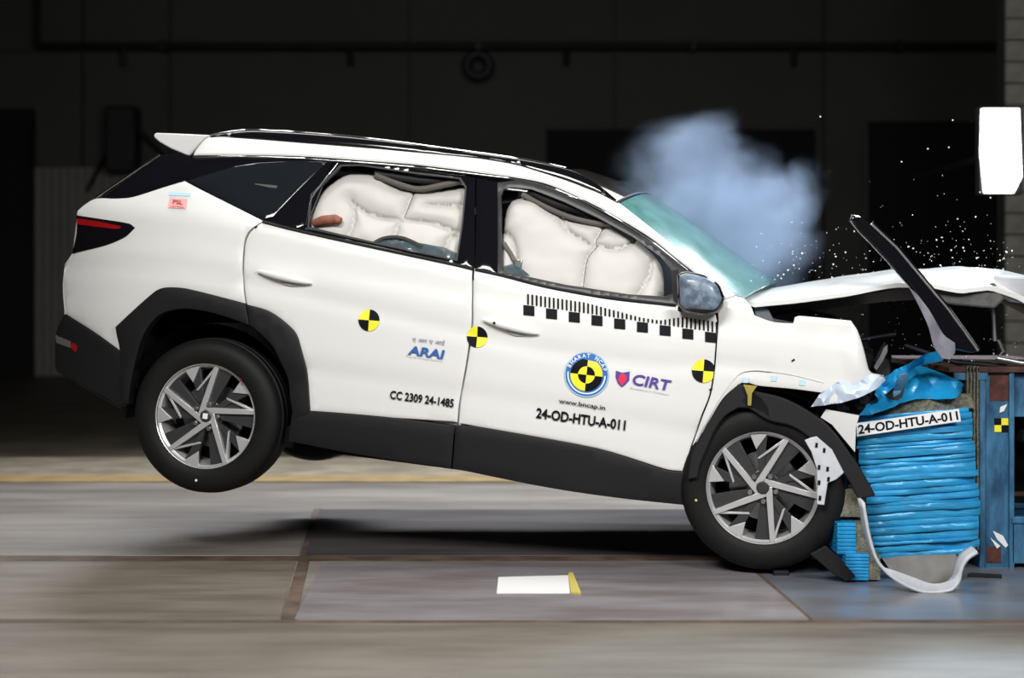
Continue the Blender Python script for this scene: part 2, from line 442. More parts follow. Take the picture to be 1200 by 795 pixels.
# ------------------------------------------------------------------ the car
car = empty('car', CARO, 'white five-door SUV pitched nose-down against the blue barrier, front end crushed', 'car')
car.rotation_euler = RC.to_euler()
def spoly(px, smooth=True, off=0.0):
    P = [S(x, y, off) for x, y in px]
    return catmull(P, True) if smooth else P
def skin(name, px, m, off=0.0, thick=.016, res=.05, holes=(), rnd=.003, inset=.007, fn=None, mir=True, smooth=True, label=None, shrink=0.0, parent=None, angle=35):
    P = spoly(px, smooth)
    V, T, B = tess(P, [spoly(h, smooth) for h in holes], res, inset)
    f = (lambda s, h: -(W(s, h)+off) + (fn(s, h) if fn else 0))
    o = sheet(name, V, T, B, f, m, parent or car, thick, rnd, angle)
    if label: o['label'] = label
    if mir: mirror(o, parent or car)
    return o
def crease(s, h):        # gentle body-side sculpting
    hb = interp(s, BELT); d = 0
    d += .010*exp(-((h-(hb-.30))/.035)**2)*(1 if s < 1.3 else .3)
    d += .012*exp(-((h-.62+.04*s)/.05)**2)
    return d
quarter = [(112,233),(136,233),(156,231),(191,220),(216,212.5),(262,236),(308,259),(300,264),(289,274),(285,290),(284,330),(287.5,357),(270,352),(220,341),(196,339),(183,345),(138,384),(142,412),(110,390),(76.5,368),(74.5,345),(74,330),(76,310),(85,297),(89,265),(90.5,248),(99,240)]
skin('quarter_panel', quarter, M['white'], fn=crease, label='white rear quarter panel')
rdoor = [(309,260),(340,268),(440,288.5),(553.5,314),(552.5,350),(552,380),(545,430),(537.5,470),(535.5,495),(530,494),(450,489),(363.5,482),(360,440),(351.5,405),(345,388),(318,366),(289.5,357),(286,330),(287,291),(291,276),(301,265)]
skin('rear_door', rdoor, M['white'], fn=crease, res=.032, label='white rear side door')
fdoor = [(556,315),(589,322),(640,335),(700,345),(736,351),(779,357),(795,358),(815,366),(838,368),(840,379),(836,431),(831,463),(820,491),(808.5,526),(802,552.5),(780,550),(700,525.5),(560,500),(538,496),(540,470),(547.5,430),(554.5,380),(555,350)]
skin('front_door', fdoor, M['white'], fn=crease, res=.032, label='white front side door')
def crumple(s, h):
    d = crease(s, h)
    k = max(0, s-1.45)
    d += .05*mnoise.noise(Vector((s*7, h*5, 3)))*min(1, k*5) + .03*k*sin(s*40+h*14)*min(1,k*4)
    d += .9*max(0, s-1.62)**1.5*.8
    # bulge round the wheel arch
    return d
fender = [(842,378),(841,362),(850,352),(862,347),(871,350),(879,358),(884,370),(906,377.5),(929.5,379.5),(931.5,372),(937,370.5),(997,376),(1005,388),(1012,409),(1018,433),(1022,438),(1036,441),(1027,451),(1012,464),(985,472),(959,475),(964,460.5),(930,456),(888,452),(874,448),(867,450),(848,466),(832,492),(812,529),(806,551),(803.5,552),(810,527),(822,492),(833,463),(838,431)]
skin('front_fender', fender, M['white'], fn=crumple, res=.028, mir=False, label='white front fender buckled and torn at its nose', angle=50)
# arch crease line on fender
# closing pieces, underside of skins: dark inner shell
def inner(s, h): return -(W(s, h)-.045)
def ipoly(name, px, depth=.03, m='white', res=.06):
    P = spoly(px, False); V, T, B = tess(P, [], res, 0)
    o = sheet(name, V, T, B, lambda s, h: -(W(s, h)-depth), M[m], car, .01, 0, 60)
    mirror(o, car); return o
ipoly('inner_side', [(118,244),(216,228),(308,273),(440,302),(554,329),(640,347),(779,369),(835,381),(830,460),(802,550),(700,540),(540,510),(366,492),(352,410),(320,376),(260,357),(200,347),(145,386),(146,418),(90,385),(80,330),(92,300)])
# claddings
skin('wheel_arch_cladding', [(136.5,383.5),(182.5,342),(196,337),(220,338.5),(270,351),(288.5,356),(293,381),(262,370),(238,364),(213,362),(190,368),(174,384),(163,410),(156,440),(151,474),(143,474),(142,413)], M['clad'], off=.016, thick=.07, mir=True, res=.06, label='black cladding round the rear wheel arch')
skin('door_cladding', [(290,357),(318,366),(345.6,389),(353,408),(360,440),(364,485),(345,490),(341,466),(338,442),(322,408),(310,394),(294,381)], M['clad'], off=.016, thick=.07, label='black arch cladding carried on the rear door')
skin('sill', [(343,484),(363,481.5),(450,488.5),(533,499),(529,549),(460,539),(400,529),(339,517)], M['clad'], off=.012, thick=.12, res=.06, label='rear half of black sill')
skin('sill', [(535,499),(560,500),(700,526),(780,551),(806,553),(803,592),(720,583),(640,571),(531,549)], M['clad'], off=.012, thick=.12, res=.06, label='front half of black sill')
# bumper side
skin('rear_bumper', [(67,386),(75.5,368.5),(110,391),(142,413),(147,440),(151,474),(142,477),(120,464),(94,449),(65,432),(64.5,405)], M['clad'], off=.004, thick=.03, label='black lower rear bumper')
# tail lamp
tl = skin('tail_light', [(90,252.5),(120,257),(151,262),(158.5,267),(146,278.5),(123,288),(85,297.5),(90,272)], M['black_gloss'], off=.006, label='smoked tail light', smooth=True)
skin('red_light_bar', [(91,256),(120,260.5),(143,265.5),(140,269),(110,265.5),(91,263)], M['redlens'], off=.0115, thick=.006, rnd=.001, inset=0, parent=tl, mir=False)
skin('rear_reflector', [(84,403),(88,402),(92,408),(90,413),(85,409)], M['redlens'], off=.014, thick=.008, smooth=False, inset=0, mir=False, label='small red reflector')
skin('exhaust_trim', [(66,393),(83,400),(84,408),(67,402)], M['cord'], off=.012, thick=.02, smooth=False, inset=0, mir=False)

# ---- greenhouse
skin('pillar_trim', [(118,232.5),(150,208),(187,181.8),(226,182),(276,182),(350,183.5),(391,187),(383,203),(358,264),(346,267.5),(308,258.5),(262,235),(217,211.5),(191,219.5),(156,230.5),(136,232.8)], M['black_gloss'], off=-.004, thick=.02, label='gloss black D-pillar trim')
skin('quarter_window', [(220,212),(249,203),(276,195),(302,191),(350,188.5),(383,190),(350,223),(320,254),(308,257.5),(262,234)], M['tint'], off=.001, thick=.006, smooth=False, label='tinted quarter window')
ropen = [(400,195),(423,194.5),(491,204.5),(538,210),(545,220),(541,260),(534.5,304),(440,284),(362,266),(366,228)]
skin('rear_window_frame', [(392,187.5),(423,190),(491,197.5),(549,207),(543,250),(536,309),(440,288),(347,267.5),(359,262),(371,232)], M['black_gloss'], off=.0, thick=.03, holes=[ropen], smooth=False, res=.06)
ringo = [(399,193),(423,192.5),(491,202.5),(540,208.5),(547,219),(543,260),(536,306),(440,286),(360,268),(364,228)]
skin('window_seal', ringo, M['grey_seal'], off=.004, thick=.03, holes=[ropen], smooth=False, res=.06, rnd=.002, inset=0)
fopen = [(586.5,230),(590,222),(598,219.5),(623,222),(661,237),(701,256),(741,278),(774,301),(786.5,317),(788,344),(779,347.5),(736,345),(661,333.5),(589,318),(587,270)]
skin('front_window_frame', [(583,214),(610,211),(648,221.5),(686,239),(736,267),(774,292.5),(805,318),(797,330),(794,357),(779,356),(736,350),(660,339),(589,323),(583,320)], M['grey_seal'], off=.0, thick=.03, holes=[fopen], smooth=False, res=.06)
skin('pillar_cover', [(549.5,207),(557,208.5),(556.5,260),(555.5,313),(536.5,309),(543.5,250)], M['black_gloss'], off=.004, thick=.03, smooth=False, label='gloss black B-pillar cover')
skin('pillar_cover', [(558.5,209),(583,214),(583,320),(557,313.5),(558,260)], M['black_gloss'], off=.004, thick=.03, smooth=False, label='gloss black B-pillar cover')
skin('mirror_sail', [(788,317),(795,316),(796,357),(789,352)], M['black'], off=.008, thick=.02, smooth=False, inset=0)
# belt moulding and upper bright trims: thin tubes following the flank
def trim(name, px, m, r, off=.006, mir=True, parent=None, sm=True):
    P = [S(x, y, off) for x, y in px]
    if sm: P = catmull(P, False, 4)
    mb = MB().tube([(s, -(W(s, h)+off), h) for s, h in P], r, 6)
    o = mb.build(name, m, parent or car, 60)
    if mir: mirror(o, parent or car)
    return o
trim('belt_moulding', [(308,260),(345,269.5),(440,290.5),(536,311),(554,315.5)], M['black'], .008, .002)
trim('belt_moulding', [(557,316),(589,323),(640,336),(700,347),(736,352),(792,358)], M['black'], .008, .002)
trim('bright_trim', [(226,184),(276,183.5),(350,185.5),(391,188.5),(423,190.5),(491,196.5),(566,205.5)], M['chrome'], .004, .004)
trim('bright_trim', [(566,205.5),(610,211),(640,218),(673,231),(711,250),(761,281),(806,317)], M['chrome'], .004, .004)
trim('bright_trim', [(358,264),(366,231),(396,191)], M['chrome'], .0025, .006)
band = [(226,182),(276,181.7),(350,183),(423,188),(491,193.5),(566,203),(610,209),(640,215.5),(673,229),(711,248),(761,278),(790,301),(811,317.5),(826,330),(842,346),(850,351),(862,346.5),(869,348),(860,343.5),(837,325),(812,305.5),(786,285),(761,265.5),(740,249),(724,237),(701,224.5),(687,219),(666,210.5),(640,202),(604,191),(566,184.5),(540,181.5),(491,177.5),(440,173),(385,169),(350,166.5),(300,162.5),(246,160),(238,165),(229,176)]
skin('roof_side_rail', band, M['white'], off=.0, thick=.006, rnd=.006, inset=.009, res=.05, fn=lambda s,h: .05*max(0, (h-(interp(s,BELT)+.40)))**1.2, label='white roof side and windscreen pillar')
rail = [(246,159.5),(277,154.5),(300,153.5),(364,157),(440,164),(542,177.5),(615,188),(663,198),(690,209.5),(722,234),(702,225),(666,211),(639,203),(591,190.5),(518,181),(440,173),(373,168),(300,162.5)]
skin('roof_rail', rail, M['black_gloss'], off=-.006, thick=.05, rnd=.004, res=.06, label='black roof rail')
trim('bright_trim', [(247,158.5),(277,153.5),(300,152.7),(364,156),(440,163),(542,176.5),(615,187),(663,197)], M['chrome'], .006, -.03)
# spoiler (spans the car)
sp = [L(x, y, -.66) for x, y in [(181,157.5),(184,156),(215,157),(246,158.5),(238,165),(229,176),(222.4,183.4),(212,179),(201,174.5),(188,167),(181,161)]]
MB().prism(sp, lambda a,b: (a,-.665+.02*(a+1.6),b), lambda a,b: (a,.665-.02*(a+1.6),b)).build('rear_spoiler', M['white'], car, bevel=.006)['label'] = 'white roof spoiler'
# ---- lofts across the car
def loft(name, edge, cen, m, p=2.0, nq=20, sub=4, thick=.012, inset=0.0, dz=0.0, parent=None, smooth=40, wob=None, edgev=None, far=None):
    """edge: list of (s,v,h) near side; cen: list of (s,h) on the centre line"""
    def rs(A, n):
        d = [0]
        for i in range(1, len(A)): d.append(d[-1]+(Vector(A[i])-Vector(A[i-1])).length)
        out = []
        for k in range(n):
            t = d[-1]*k/(n-1); i = 0
            while i < len(A)-2 and d[i+1] < t: i += 1
            u = (t-d[i])/max(1e-9, d[i+1]-d[i]); out.append(Vector(A[i])*(1-u)+Vector(A[i+1])*u)
        return out
    n = (len(edge)-1)*sub+1
    E_ = rs([tuple(e) for e in edge], n); C_ = rs([(c[0], 0, c[1]) for c in cen], n)
    vs = []; nr = nq+1
    for e, c in zip(E_, C_):
        for k in range(nr):
            q = -1+2*k/nq; w = abs(q)**p
            s = c.x+(e.x-c.x)*q*q; h = c.z+(e.z-c.z)*w + dz; v = -e.y*q*(1-inset)
            v = e.y*(-q)*(1-inset)
            pt = Vector((s, v, h))
            if wob: pt += wob(pt)
            vs.append(pt)
    fs = [(i*nr+k, i*nr+k+1, (i+1)*nr+k+1, (i+1)*nr+k) for i in range(n-1) for k in range(nq)]
    N = len(vs); vs += [v-Vector((0,0,thick)) for v in vs]
    fs += [tuple(a+N for a in f[::-1]) for f in fs[:(n-1)*nq]]
    ring = [k for k in range(nr)] + [i*nr+nq for i in range(1, n)] + [(n-1)*nr+k for k in range(nq-1, -1, -1)] + [i*nr for i in range(n-2, 0, -1)]
    fs += [(ring[i], ring[(i+1)%len(ring)], ring[(i+1)%len(ring)]+N, ring[i]+N) for i in range(len(ring))]
    return mesh(name, vs, fs, m, parent or car, smooth)
def E3(px, off=0.0):
    out = []
    for x, y in px:
        s, h = S(x, y, off); out.append((s, -(W(s, h)+off), h))
    return out
re_ = E3([(246,160),(300,162),(350,166),(440,173),(491,177.5),(566,184.5),(604,191),(640,202),(666,210.5),(687,219),(701,224.5),(724,237)])
rc_ = [(re_[i][0], re_[i][2]+.045) for i in range(8)] + [L(690,200.5,0), L(723,211,0), L(761,228.5,0)]
roof = loft('roof_panel', re_, rc_, M['roofglass'], 2.2); roof['label'] = 'black panoramic glass roof'
we_ = E3([(726,238.5),(740,249),(761,265),(786,284.5),(812,305),(837,324.5),(860,343),(871,349)])
wc_ = [L(x, y, 0) for x, y in [(764,229.5),(786,243),(812,260.6),(837,278),(860,296),(885,313),(909,331.5)]]
ws = loft('windscreen', we_, wc_, M['screen'], 2.2, inset=.01, thick=.006, smooth=60); ws['label'] = 'green-tinted cracked windscreen'
MB().tube([Vector((e, v, h)) for e, v, h in [(rc_[-1][0]+(re_[-1][0]-rc_[-1][0])*q*q, re_[-1][1]*(-q), rc_[-1][1]+(re_[-1][2]-rc_[-1][1])*abs(q)**2.2+.004) for q in [-1+k/10 for k in range(21)]]], .005, 6).build('header_trim', M['chrome'], car)
# crossbar under the glass roof
# tail surfaces
te = E3([(187,182),(150,207),(113,232)]); tc_ = [(a-.05, h+.03) for a, v, h in te]
loft('rear_window', te, tc_, M['tint'], 2, inset=.01)['label'] = 'tinted rear window'
trim('bright_trim', [(112.5,232),(150,206.5),(187,181.5)], M['chrome'], .007, -.004)
te = E3([(112,233),(99,240),(90.5,248),(89,265),(85,297),(76,310),(74,330),(74.5,345),(76.5,368)]); loft('tailgate', te, [(a-.06, h) for a, v, h in te], M['white'], 3, inset=.0)['label'] = 'white tailgate'
te = E3([(76.5,368),(67,386),(64.5,405),(65,432),(94,449),(142,477)]); loft('rear_bumper', te, [(a-.05, h) for a, v, h in te], M['clad'], 3)['label'] = 'black rear bumper centre'
# ---- hood, buckled upward
def hE(px, v): 
    s, h = L(px[0], px[1], v); return (s, v, h)
hv = [-.76,-.76,-.77,-.77,-.76,-.75,-.74,-.72,-.66,-.6]
hp = [(872,350),(885,355),(930,350.5),(991,343),(1051,333),(1088,332.5),(1127,338.5),(1160,334),(1195,347),(1235,368)]
he = [hE(p, v) for p, v in zip(hp, hv)]
hc = [L(x, y, 0) for x, y in [(898,341),(909.5,337),(950,330),(1000,323),(1045,317.5),(1076,315.8),(1127,313.6),(1172,317),(1205,324),(1245,345)]]
def hw(p): return Vector((0, 0, .012*mnoise.noise(p*6)*(1 if p.x > 1.5 else .2)))
hood = loft('hood', he, hc, M['white'], 2.4, nq=28, sub=6, thick=.02, wob=hw); hood['label'] = 'white hood buckled upward'
# fold at the hood front corner
uE = [(a, v*.93, h-.015) for a, v, h in he[1:]]; uC = [(a, h-.14) for a, h in hc[1:]]
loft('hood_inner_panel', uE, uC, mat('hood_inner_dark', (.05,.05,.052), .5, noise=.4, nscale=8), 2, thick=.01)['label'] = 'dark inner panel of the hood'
fl_ = [L(x, y, -.70) for x, y in [(1088,333),(1127,339),(1165,331),(1178,350),(1166,362),(1120,358),(1085,352)]]
MB().prism(fl_, lambda a,b:(a,-.70,b), lambda a,b:(a,-.66,b)).build('hood_flange', mat('flange_grey', (.10,.10,.10), .5, noise=.5, nscale=14), car, bevel=.01)['label'] = 'grey torn flange under the hood'
fl_ = [L(x, y, -.66) for x, y in [(1165,322),(1200,325),(1236,345),(1238,368),(1204,356),(1186,354),(1172,346)]]
MB().prism(fl_, lambda a,b:(a,-.66-.03*sin(b*30+a*20),b), lambda a,b:(a,-.5,b)).build('hood_nose', M['liner'], car, bevel=.012)['label'] = 'folded white nose of the hood'
# ---- mirror
def lpoly(px, v): return [L(x, y, v) for x, y in px]
VM = -1.0
mp = catmull(lpoly([(793,322),(799,319),(808,318.5),(827,323.5),(842,333.6),(849.5,350),(846,361),(837,368),(820,370),(801.6,365.5),(794,357)], VM), True, 4)
cx_ = sum(p[0] for p in mp)/len(mp); cy_ = sum(p[1] for p in mp)/len(mp)
vs = []; fs = []; n = len(mp)
for d, k in ((-.05,.0),(-.048,.45),(-.04,.75),(-.022,.93),(0,1),(.05,1.0),(.09,.93),(.10,0)):
    for a, b in mp: vs.append((cx_+(a-cx_)*k, VM+d, cy_+(b-cy_)*k))
for r in range(7):
    for i in range(n): fs.append((r*n+i, r*n+(i+1)%n, (r+1)*n+(i+1)%n, (r+1)*n+i))
wm = mesh('wing_mirror', vs, fs, M['black_gloss'], car, 50); wm['label'] = 'gloss black wing mirror'
mk = catmull(lpoly([(796,323),(808,321),(827,326),(840,335),(846,350),(841,360),(833,364),(802,362),(797,356)], VM-.035), True, 4)
cmx = sum(p[0] for p in mk)/len(mk); cmy = sum(p[1] for p in mk)/len(mk)
mb = MB(); n = len(mk)
vv = [(cmx+(a-cmx)*k, VM-.03-d, cmy+(b-cmy)*k) for d, k in ((0,1),(.014,.93),(.024,.6),(.027,.0)) for a, b in mk]
mb.add(vv, [(r*n+i, r*n+(i+1)%n, (r+1)*n+(i+1)%n, (r+1)*n+i) for r in range(3) for i in range(n)])
mb.build('mirror_cap', mat('mirror_cap_bluegrey', (.20,.27,.36), .35, coat=.2, noise=.55, nscale=30), wm, 60)['label'] = 'blue-grey mirror cap'  # blue-grey colour mottled by noise
a = L(800, 350, VM); MB().box((a[0]-.02, -.98, a[1]-.06), (a[0]+.03, -.87, a[1]-.005)).build('mirror_foot', M['black'], wm, bevel=.008)
mirror(wm, car)
# ---- door handles (sub-parts of the doors)
doors = {o.name: o for o in bpy.data.objects if o.name in ('front_door', 'rear_door')}
def handle(door, px, hole):
    P = [S(x, y) for x, y in px]; (s0, h0), (s1, h1) = P
    vs = []; fs = []; n = 12; st = 14
    for i in range(st+1):
        t = i/st; s = s0+(s1-s0)*t; h = h0+(h1-h0)*t
        r = .017*(sin(pi*min(1, max(.04, t*.96+.02)))**.45)
        for k in range(n):
            a_ = 2*pi*k/n; vs.append((s, -(W(s,h)+.006+ (.022+.014*cos(a_))*sin(pi*max(.03,min(.97,t)))**.4), h+r*sin(a_)))
    for i in range(st):
        for k in range(n): fs.append((i*n+k, i*n+(k+1)%n, (i+1)*n+(k+1)%n, (i+1)*n+k))
    fs += [tuple(range(n)), tuple(range(st*n, st*n+n))]
    mesh('door_handle', vs, fs, M['white'], door, 70)
    # flat grey disc beneath, recess shade put into its colour
    cup = []; 
    for k in range(20):
        a_ = 2*pi*k/20; s = s0+(s1-s0)*.62+.055*cos(a_); h = h0+(h1-h0)*.62-.012+.022*sin(a_); cup.append((s, -(W(s,h)+.0055), h))
    mesh('handle_recess_shade', cup+[(x, y+.004, z) for x,y,z in cup], [tuple(range(20))]+[(k,(k+1)%20,20+(k+1)%20,20+k) for k in range(20)], mat('recess_shade_grey', (.55,.55,.54), .4), door)
    if hole:
        s = s0+(s1-s0)*.22; h = h0+(h1-h0)*.22
        MB().tube([(s,-(W(s,h)+.03),h),(s,-(W(s,h)+.044),h)], .006, 8).build('key_hole', M['sblack'], door)
handle(doors['rear_door'], [(303,318),(366,332)], False)
handle(doors['front_door'], [(567,375),(632,391)], True)
# fuel/charge and small dents
for px in [(929.5,422),(833,456),(300,266)]:
    s, h = S(*px, .001); MB().tube([(s-.005,-(W(s,h)+.004),h-.006),(s+.006,-(W(s,h)+.004),h+.004)], .004, 6).build('paint_chip', M['sblack'], car)

# ---- decals
def dpt(s, h, off): return (s, -(W(s, h)-crease(s, h)*1.0+off), h)
def decal(name, polys, m, off=.005, parent=None, label=None, inv=None):
    """polys: list of (s,h) loops; thin film on the flank"""
    vs = []; fs = []
    for P in polys:
        k = len(vs); vs += [dpt(a, b, off) for a, b in P]; fs.append(tuple(range(k, k+len(P))))
    o = mesh(name, vs, fs, m, parent or car, None, False)
    bm = bmesh.new(); bm.from_mesh(o.data)
    for f in bm.faces:
        f.normal_update()
        if f.normal.y > 0: f.normal_flip()
    r = bmesh.ops.triangulate(bm, faces=bm.faces[:]); bm.to_mesh(o.data); bm.free()
    if label: o['label'] = label
    return o
def sector(c, r, a0, a1, n=12, r0=0):
    P = [(c[0]+r*cos(a0+(a1-a0)*k/n), c[1]+r*sin(a0+(a1-a0)*k/n)) for k in range(n+1)]
    if r0: P += [(c[0]+r0*cos(a1+(a0-a1)*k/n), c[1]+r0*sin(a1+(a0-a1)*k/n)) for k in range(n+1)]
    else: P.append(c)
    return P
def target(px, rpx, clip=None):
    c = S(*px); r = rpx/F*7.75
    rot = radians(2)
    def cl(P): return [(min(a, clip_s), b) for a, b in P]
    clip_s = 1e9 if clip is None else S(clip, px[1])[0]
    o = decal('target_sticker', [cl(sector(c, r, pi/2+rot, pi+rot)), cl(sector(c, r, -pi/2+rot, rot))], M['yellow'], label='round black and yellow target sticker')
    decal('target_quadrant', [cl(sector(c, r, rot, pi/2+rot)), cl(sector(c, r, pi+rot, 1.5*pi+rot))], M['sblack'], parent=o)
target((432.5,375.5), 13); target((559,395), 12.5); target((824.5,435), 13.5, 836.5)
# scale strip under the window
polys = []; 
for k in range(9):
    x = 613.5+26.6*k; y = 357.5+3.92*k
    P = [S(x, y), S(x+13, y+1.4), S(x+13, y+13), S(x, y+11.8)]; polys.append(P)
st_ = None
for P in polys: decal('scale_square', [P], M['sblack'])
polys = []
n = 45
for k in range(n):
    t = k/(n-1); x = 618+(839-618)*t; yb_ = 357.5+(x-613.5)*.1475; 
    hgt = 13 if t < .3 else (13-8*(t-.3)/.3 if t < .6 else (5 if t < .7 else min(13, 5+8*(t-.7)/.12)))
    polys.append([S(x, yb_-hgt-.5), S(x+2.1, yb_-hgt-.2), S(x+2.1, yb_-1), S(x, yb_-1)])
for P in polys: decal('scale_tick', [P], M['sblack'])
def text2d(txt, bold=0.0, res=3):
    c = bpy.data.curves.new('t', 'FONT'); c.body = txt; c.size = 1; c.resolution_u = res; c.offset = bold
    o = bpy.data.objects.new('t', c); COL.objects.link(o)
    dg = bpy.context.evaluated_depsgraph_get(); me = bpy.data.meshes.new_from_object(o.evaluated_get(dg))
    V = [(v.co.x, v.co.y) for v in me.vertices]; Fs = [tuple(p.vertices) for p in me.polygons]
    bpy.data.objects.remove(o); bpy.data.curves.remove(c); bpy.data.meshes.remove(me)
    x0 = min(v[0] for v in V); x1 = max(v[0] for v in V); y0 = min(v[1] for v in V); y1 = max(v[1] for v in V)
    return [((x-x0)/(x1-x0), (y-y0)/(y1-y0)) for x, y in V], Fs, (x1-x0)/(y1-y0)
def put_text(name, txt, p0, p1, hpx, m, bold=0.0, shear=0.0, off=.008, parent=None, label=None):
    V, Fs, asp = text2d(txt, bold)
    vs = []
    for u, w in V:
        x = p0[0]+(p1[0]-p0[0])*u + shear*w*hpx + w*hpx*.08; y = p0[1]+(p1[1]-p0[1])*u - w*hpx
        s, h = S(x, y); vs.append(dpt(s, h, off))
    o = mesh(name, vs, Fs, m, parent or car, None, False)
    if label: o['label'] = label
    return o
put_text('lettering', '24-OD-HTU-A-011', (628,490), (732.5,505), 12, M['sblack'], .03, label='black lettering 24-OD-HTU-A-011')
put_text('lettering', 'www.bncap.in', (654.5,474), (709,482.5), 7, M['sblack'], .015, label='small black web address')
put_text('lettering', 'CC 2309 24-1485', (457,467.5), (531.5,478), 10, M['sblack'], .025, label='black lettering CC 2309 24-1485')
put_text('lettering', 'ARAI', (478,415.5), (519,421), 10.5, mat('print_blue', (.03,.12,.38), .5), .03, .2, label='blue slanted lettering ARAI')
put_text('lettering', '\u090f \u0906\u0930 \u090f \u0906\u0908', (483,401), (521,405.5), 6.5, mat('print_grey', (.12,.14,.28), .5), .0, .1, label='small Hindi lettering')
put_text('fine_print', 'Progress through Research', (476,418.5), (519,424.5), 2.2, mat('print_palegrey', (.35,.38,.5), .5))
put_text('lettering', 'CIRT', (740,450.5), (784,458.5), 12.5, M['indigo'], .02, .22, label='violet slanted lettering CIRT')
put_text('fine_print', 'Excellence in Transport', (739,456), (785,464), 2.6, bpy.data.materials['print_palegrey'])
def pxp(pts): return [S(x, y) for x, y in pts]
shd = decal('shield_emblem', [pxp([(722,434.5),(729.5,437),(738,435.5),(737.5,446),(733,451),(728.5,454),(724,449),(721.5,442)])], M['indigo'], label='violet and red shield emblem')
decal('shield_core', [pxp([(726,440),(729.5,437.5),(734,440),(734.5,446),(729,452),(724.5,446)])], M['sred'], .0065, parent=shd)
# round emblem
ec = S(687.5, 439.5); er = 26.5/F*7.72
em = decal('round_emblem', [sector(ec, er, 0, 2*pi, 48)[:-2]], M['sblue'], .0045, label='round blue emblem with black and yellow target')
decal('emblem_ring', [sector(ec, er*.99, 0, 2*pi, 48, er*.95)], M['paleblue'], .0055, parent=em)
decal('emblem_ring', [sector(ec, er*.86, pi*.98, 2.02*pi, 30, er*.80)], M['swhite'], .0055, parent=em)
rt = radians(0)
decal('emblem_yellow', [sector(ec, er*.72, 0+rt, pi/2+rt, 12, er*.38), sector(ec, er*.72, pi+rt, 1.5*pi+rt, 12, er*.38), sector(ec, er*.38, pi/2, pi), sector(ec, er*.38, 1.5*pi, 2*pi)], M['yellow'], .0065, parent=em)
decal('emblem_black', [sector(ec, er*.72, pi/2, pi, 12, er*.38), sector(ec, er*.72, 1.5*pi, 2*pi, 12, er*.38), sector(ec, er*.38, 0, pi/2), sector(ec, er*.38, pi, 1.5*pi)], M['sblack'], .0065, parent=em)
vs = []; fs = []
txt = 'BHARAT NCAP'
for i, ch in enumerate(txt):
    if ch == ' ': continue
    V, Fs, asp = text2d(ch, .02, 2)
    a_ = radians(158) - radians(136)*(i/(len(txt)-1)); hh = er*.17; ww = hh*asp
    k = len(vs)
    for u, w in V:
        x = (u-.5)*ww; y = (w-.5)*hh + er*.85
        p = (ec[0]+x*sin(a_)+y*cos(a_), ec[1]-x*cos(a_)+y*sin(a_)); vs.append(dpt(*p, .0095))
    fs += [tuple(q+k for q in f) for f in Fs]
mesh('emblem_lettering', vs, fs, M['swhite'], em, None, False)
# pink PSL label
ps = decal('paper_label', [pxp([(199.5,232),(220,233.5),(218.5,245),(197.5,243.5)])], M['pink'], label='pink paper label on the rear quarter')
decal('label_band', [pxp([(199,225),(224,226.5),(223.5,230),(198.5,229)])], M['paleblue'], parent=ps)
put_text('label_lettering', 'PSL', (203,239), (214.5,240.2), 5, mat('print_darkred', (.35,.02,.02), .5), .02, parent=ps, off=.007)
put_text('label_lettering', 'CORP VEHICLE', (200.5,243), (216,244), 1.8, bpy.data.materials['print_darkred'], 0, parent=ps, off=.007)
for px in [(874,446),(907,444),(940,449)]:
    s, h = S(px[0], px[1]); P = [(s-.012,h-.012),(s+.012,h-.01),(s+.013,h+.012),(s-.011,h+.013)]
    decal('inspection_mark', [P], M['paleblue'], .004)
skin('yellow_tag', [(872,450),(888,452),(882,460),(881,475),(877,474.5),(877,463)], M['tape'], off=.05, thick=.003, smooth=False, inset=0, mir=False, label='yellow tape tag hanging in the arch')
trim('fender_edge_line', [(812,527),(831,490),(846,464),(862,443),(872,436),(890,434.5),(930,440),(966,449)], mat('crease_white', (.62,.62,.6), .4), .0022, -.0005, mir=False)

